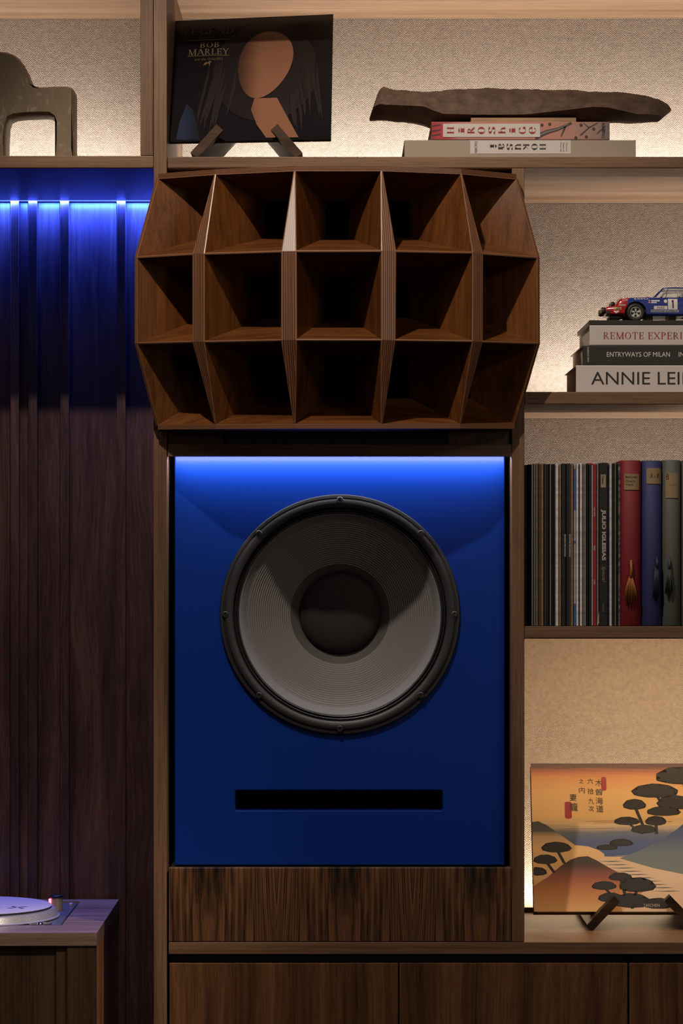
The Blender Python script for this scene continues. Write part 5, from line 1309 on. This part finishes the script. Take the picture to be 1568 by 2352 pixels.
MB().add([p - ab.n * (th_ - .003) for p in v] + bkv, [(0, 1, 2, 3), (7, 6, 5, 4), (0, 4, 5, 1), (1, 5, 6, 2), (2, 6, 7, 3), (3, 7, 4, 0)]).build('back_cover', plain('cover_board_edge', (.10, .045, .02, 1), .5), ab_e)
def shape(name, pts, mat, lift_, uvgrad=False):
    bm = bmesh.new(); vs = [bm.verts.new((p[0], p[1], 0)) for p in pts]; f = bm.faces.new(vs); bmesh.ops.triangulate(bm, faces=[f], ngon_method='EAR_CLIP'); bm.verts.index_update()
    mb = MB(); mb.add([ab.at(q.co.x, q.co.y, lift_ * .3) for q in bm.verts], [[q.index for q in t.verts] for t in bm.faces], 0, [[(q.co.x, q.co.y) for q in t.verts] for t in bm.faces]); bm.free()
    return mb.build(name, mat, ab_e, fix=False)
# a plain invented landscape in the cover's colours: far hill, near hill, slope, river band, rounded trees
hill_a = grad_mat('print_far_hill', [(.42, (.64, .38, .16)), (.50, (.42, .27, .14)), (.54, (.055, .050, .045)), (.62, (.030, .026, .024))])
hill_b = grad_mat('print_near_hill', [(.02, (.64, .35, .13)), (.12, (.50, .20, .06)), (.22, (.28, .08, .04)), (.31, (.055, .024, .016)), (.37, (.035, .018, .013))])
slope_m = grad_mat('print_slope', [(.18, (.17, .20, .18)), (.38, (.12, .15, .16)), (.50, (.05, .07, .15)), (.62, (.022, .028, .075))])
river_m = grad_mat('print_river', [(.10, (.64, .44, .29)), (.24, (.66, .46, .31)), (.36, (.60, .40, .24))])
tree_m = plain('print_tree_dark', (.013, .0085, .0065, 1), .6)
shape('printed_river', [(.16, .37), (.46, .36), (.60, .30), (1, .24), (1, 0), (.40, 0), (.30, .12)], river_m, .0004)
shape('printed_hill', [(0, .18), (0, .60), (.030, .605), (.07, .58), (.12, .53), (.17, .48), (.205, .445), (.27, .435), (.32, .41), (.345, .385), (.345, .36), (.10, .30)], hill_a, .0005)
shape('printed_slope', [(.42, .355), (.50, .40), (.60, .46), (.70, .55), (.78, .64), (.86, .73), (1, .78), (1, .20), (.86, .22), (.72, .25), (.58, .29)], slope_m, .0006)
shape('printed_hill', [(0, 0), (0, .17), (.07, .23), (.13, .30), (.18, .345), (.22, .365), (.265, .37), (.31, .34), (.37, .29), (.44, .24), (.50, .205), (.56, .175), (.50, .10), (.42, 0)], hill_b, .0007)
def canopy(cx, cy, rx, ry, seed, trunk=None):
    rd = random.Random(seed); n = 110; pts = []
    for i in range(n):
        a = 2 * math.pi * i / n; k = .70 + .27 * abs(math.sin(4.5 * a + seed)) ** .7 + .10 * abs(math.sin(14 * a + seed)) + rd.uniform(-.03, .03)
        pts.append((max(.002, min(1.0, cx + rx * k * math.cos(a))), cy + ry * k * (math.sin(a) if math.sin(a) > 0 else .55 * math.sin(a))))
    shape('printed_tree', pts, tree_m, .0009 + seed * .00001)
    if trunk:
        (bx, by) = trunk; shape('printed_trunk', [(cx - .008, cy), (cx + .008, cy), (bx + .010, by), (bx - .006, by)], tree_m, .0009)
for args in ((.115, .42, .070, .045, 1, (.15, .32)), (.06, .34, .055, .040, 2, (.10, .26)), (.02, .26, .045, .035, 3, None),
             (.50, .71, .055, .045, 4, (.54, .56)), (.46, .60, .060, .035, 5, (.53, .52)), (.54, .545, .06, .035, 6, None), (.60, .60, .05, .04, 7, (.60, .52)), (.43, .455, .055, .03, 8, None), (.36, .425, .05, .022, 9, None),
             (.60, .80, .11, .06, 10, (.66, .66)), (.74, .90, .13, .075, 11, (.76, .70)), (.88, .84, .13, .08, 12, (.88, .68)), (.70, .72, .09, .06, 13, None), (.64, .665, .08, .04, 14, None),
             (.42, .225, .055, .035, 15, (.44, .10)), (.34, .165, .058, .036, 16, (.40, .06)), (.50, .165, .085, .06, 17, (.47, .02)), (.37, .085, .06, .04, 18, None), (.47, .06, .09, .06, 19, None), (.60, .045, .075, .045, 20, None)):
    canopy(*args)
for i in range(10):                                              # thin ripples on the river band
    yy = .335 - i * .022; xx = .30 + i * .030
    shape('printed_ripple', [(xx, yy), (xx + .10, yy + .003), (xx + .14, yy), (xx + .08, yy - .004)], plain('print_teal', (.075, .10, .105, 1), .5), .00065)
for (a, b, c) in ((.26, .44, .605), (.30, .50, .595), (.24, .40, .555), (.55, .68, .60)):
    shape('printed_streak', [(a, c), (b, c + .006), (b, c + .003), (a, c - .002)], plain('print_rose_line', (.33, .09, .05, 1), .5), .00055)
seal = plain('print_seal_red', (.30, .020, .022, 1), .5)
def rrect(x0, y0, x1, y1, r=.010):
    pts = []
    for cx_, cy_, a0 in ((x1 - r, y1 - r, 0), (x0 + r, y1 - r, 90), (x0 + r, y0 + r, 180), (x1 - r, y0 + r, 270)):
        for k in range(4): a = math.radians(a0 + 30 * k); pts.append((cx_ + r * math.cos(a), cy_ + r * math.sin(a) * 1.3))
    return pts
U = lambda c: ((1180 + c / 4.041) - 1219) / AW
V = lambda c: (2094 - (1720 + c / 4.041)) / (2094 - 1753.5)
shape('printed_seal', rrect(U(805), V(388), U(853), V(266)), seal, .0008)
shape('printed_seal', rrect(U(462), V(650), U(526), V(500)), seal, .0008)
brush = plain('print_brush_black', (.022, .015, .010, 1), .5)
for ch, x, y, s_ in (('木', 783, 318, 66), ('曾', 783, 405, 62), ('海', 783, 487, 66), ('道', 785, 562, 66), ('六', 705, 303, 52), ('拾', 705, 398, 58), ('九', 708, 490, 54), ('次', 706, 560, 52), ('之', 622, 303, 40), ('内', 624, 388, 56), ('妻', 542, 455, 64), ('籠', 546, 545, 74)):
    g = text_geo(ch)
    if g[0]: sheet_text('lettering', g, ab, U(x - s_ / 2), V(y + s_ / 2), U(x + s_ / 2), V(y - s_ / 2), brush, ab_e, .0005)
sheet_text('lettering', text_geo('TASCHEN'), ab, U(1155), V(1467), U(1303), V(1440), plain('print_cream', (.40, .33, .26, 1), .5), ab_e, .0006)
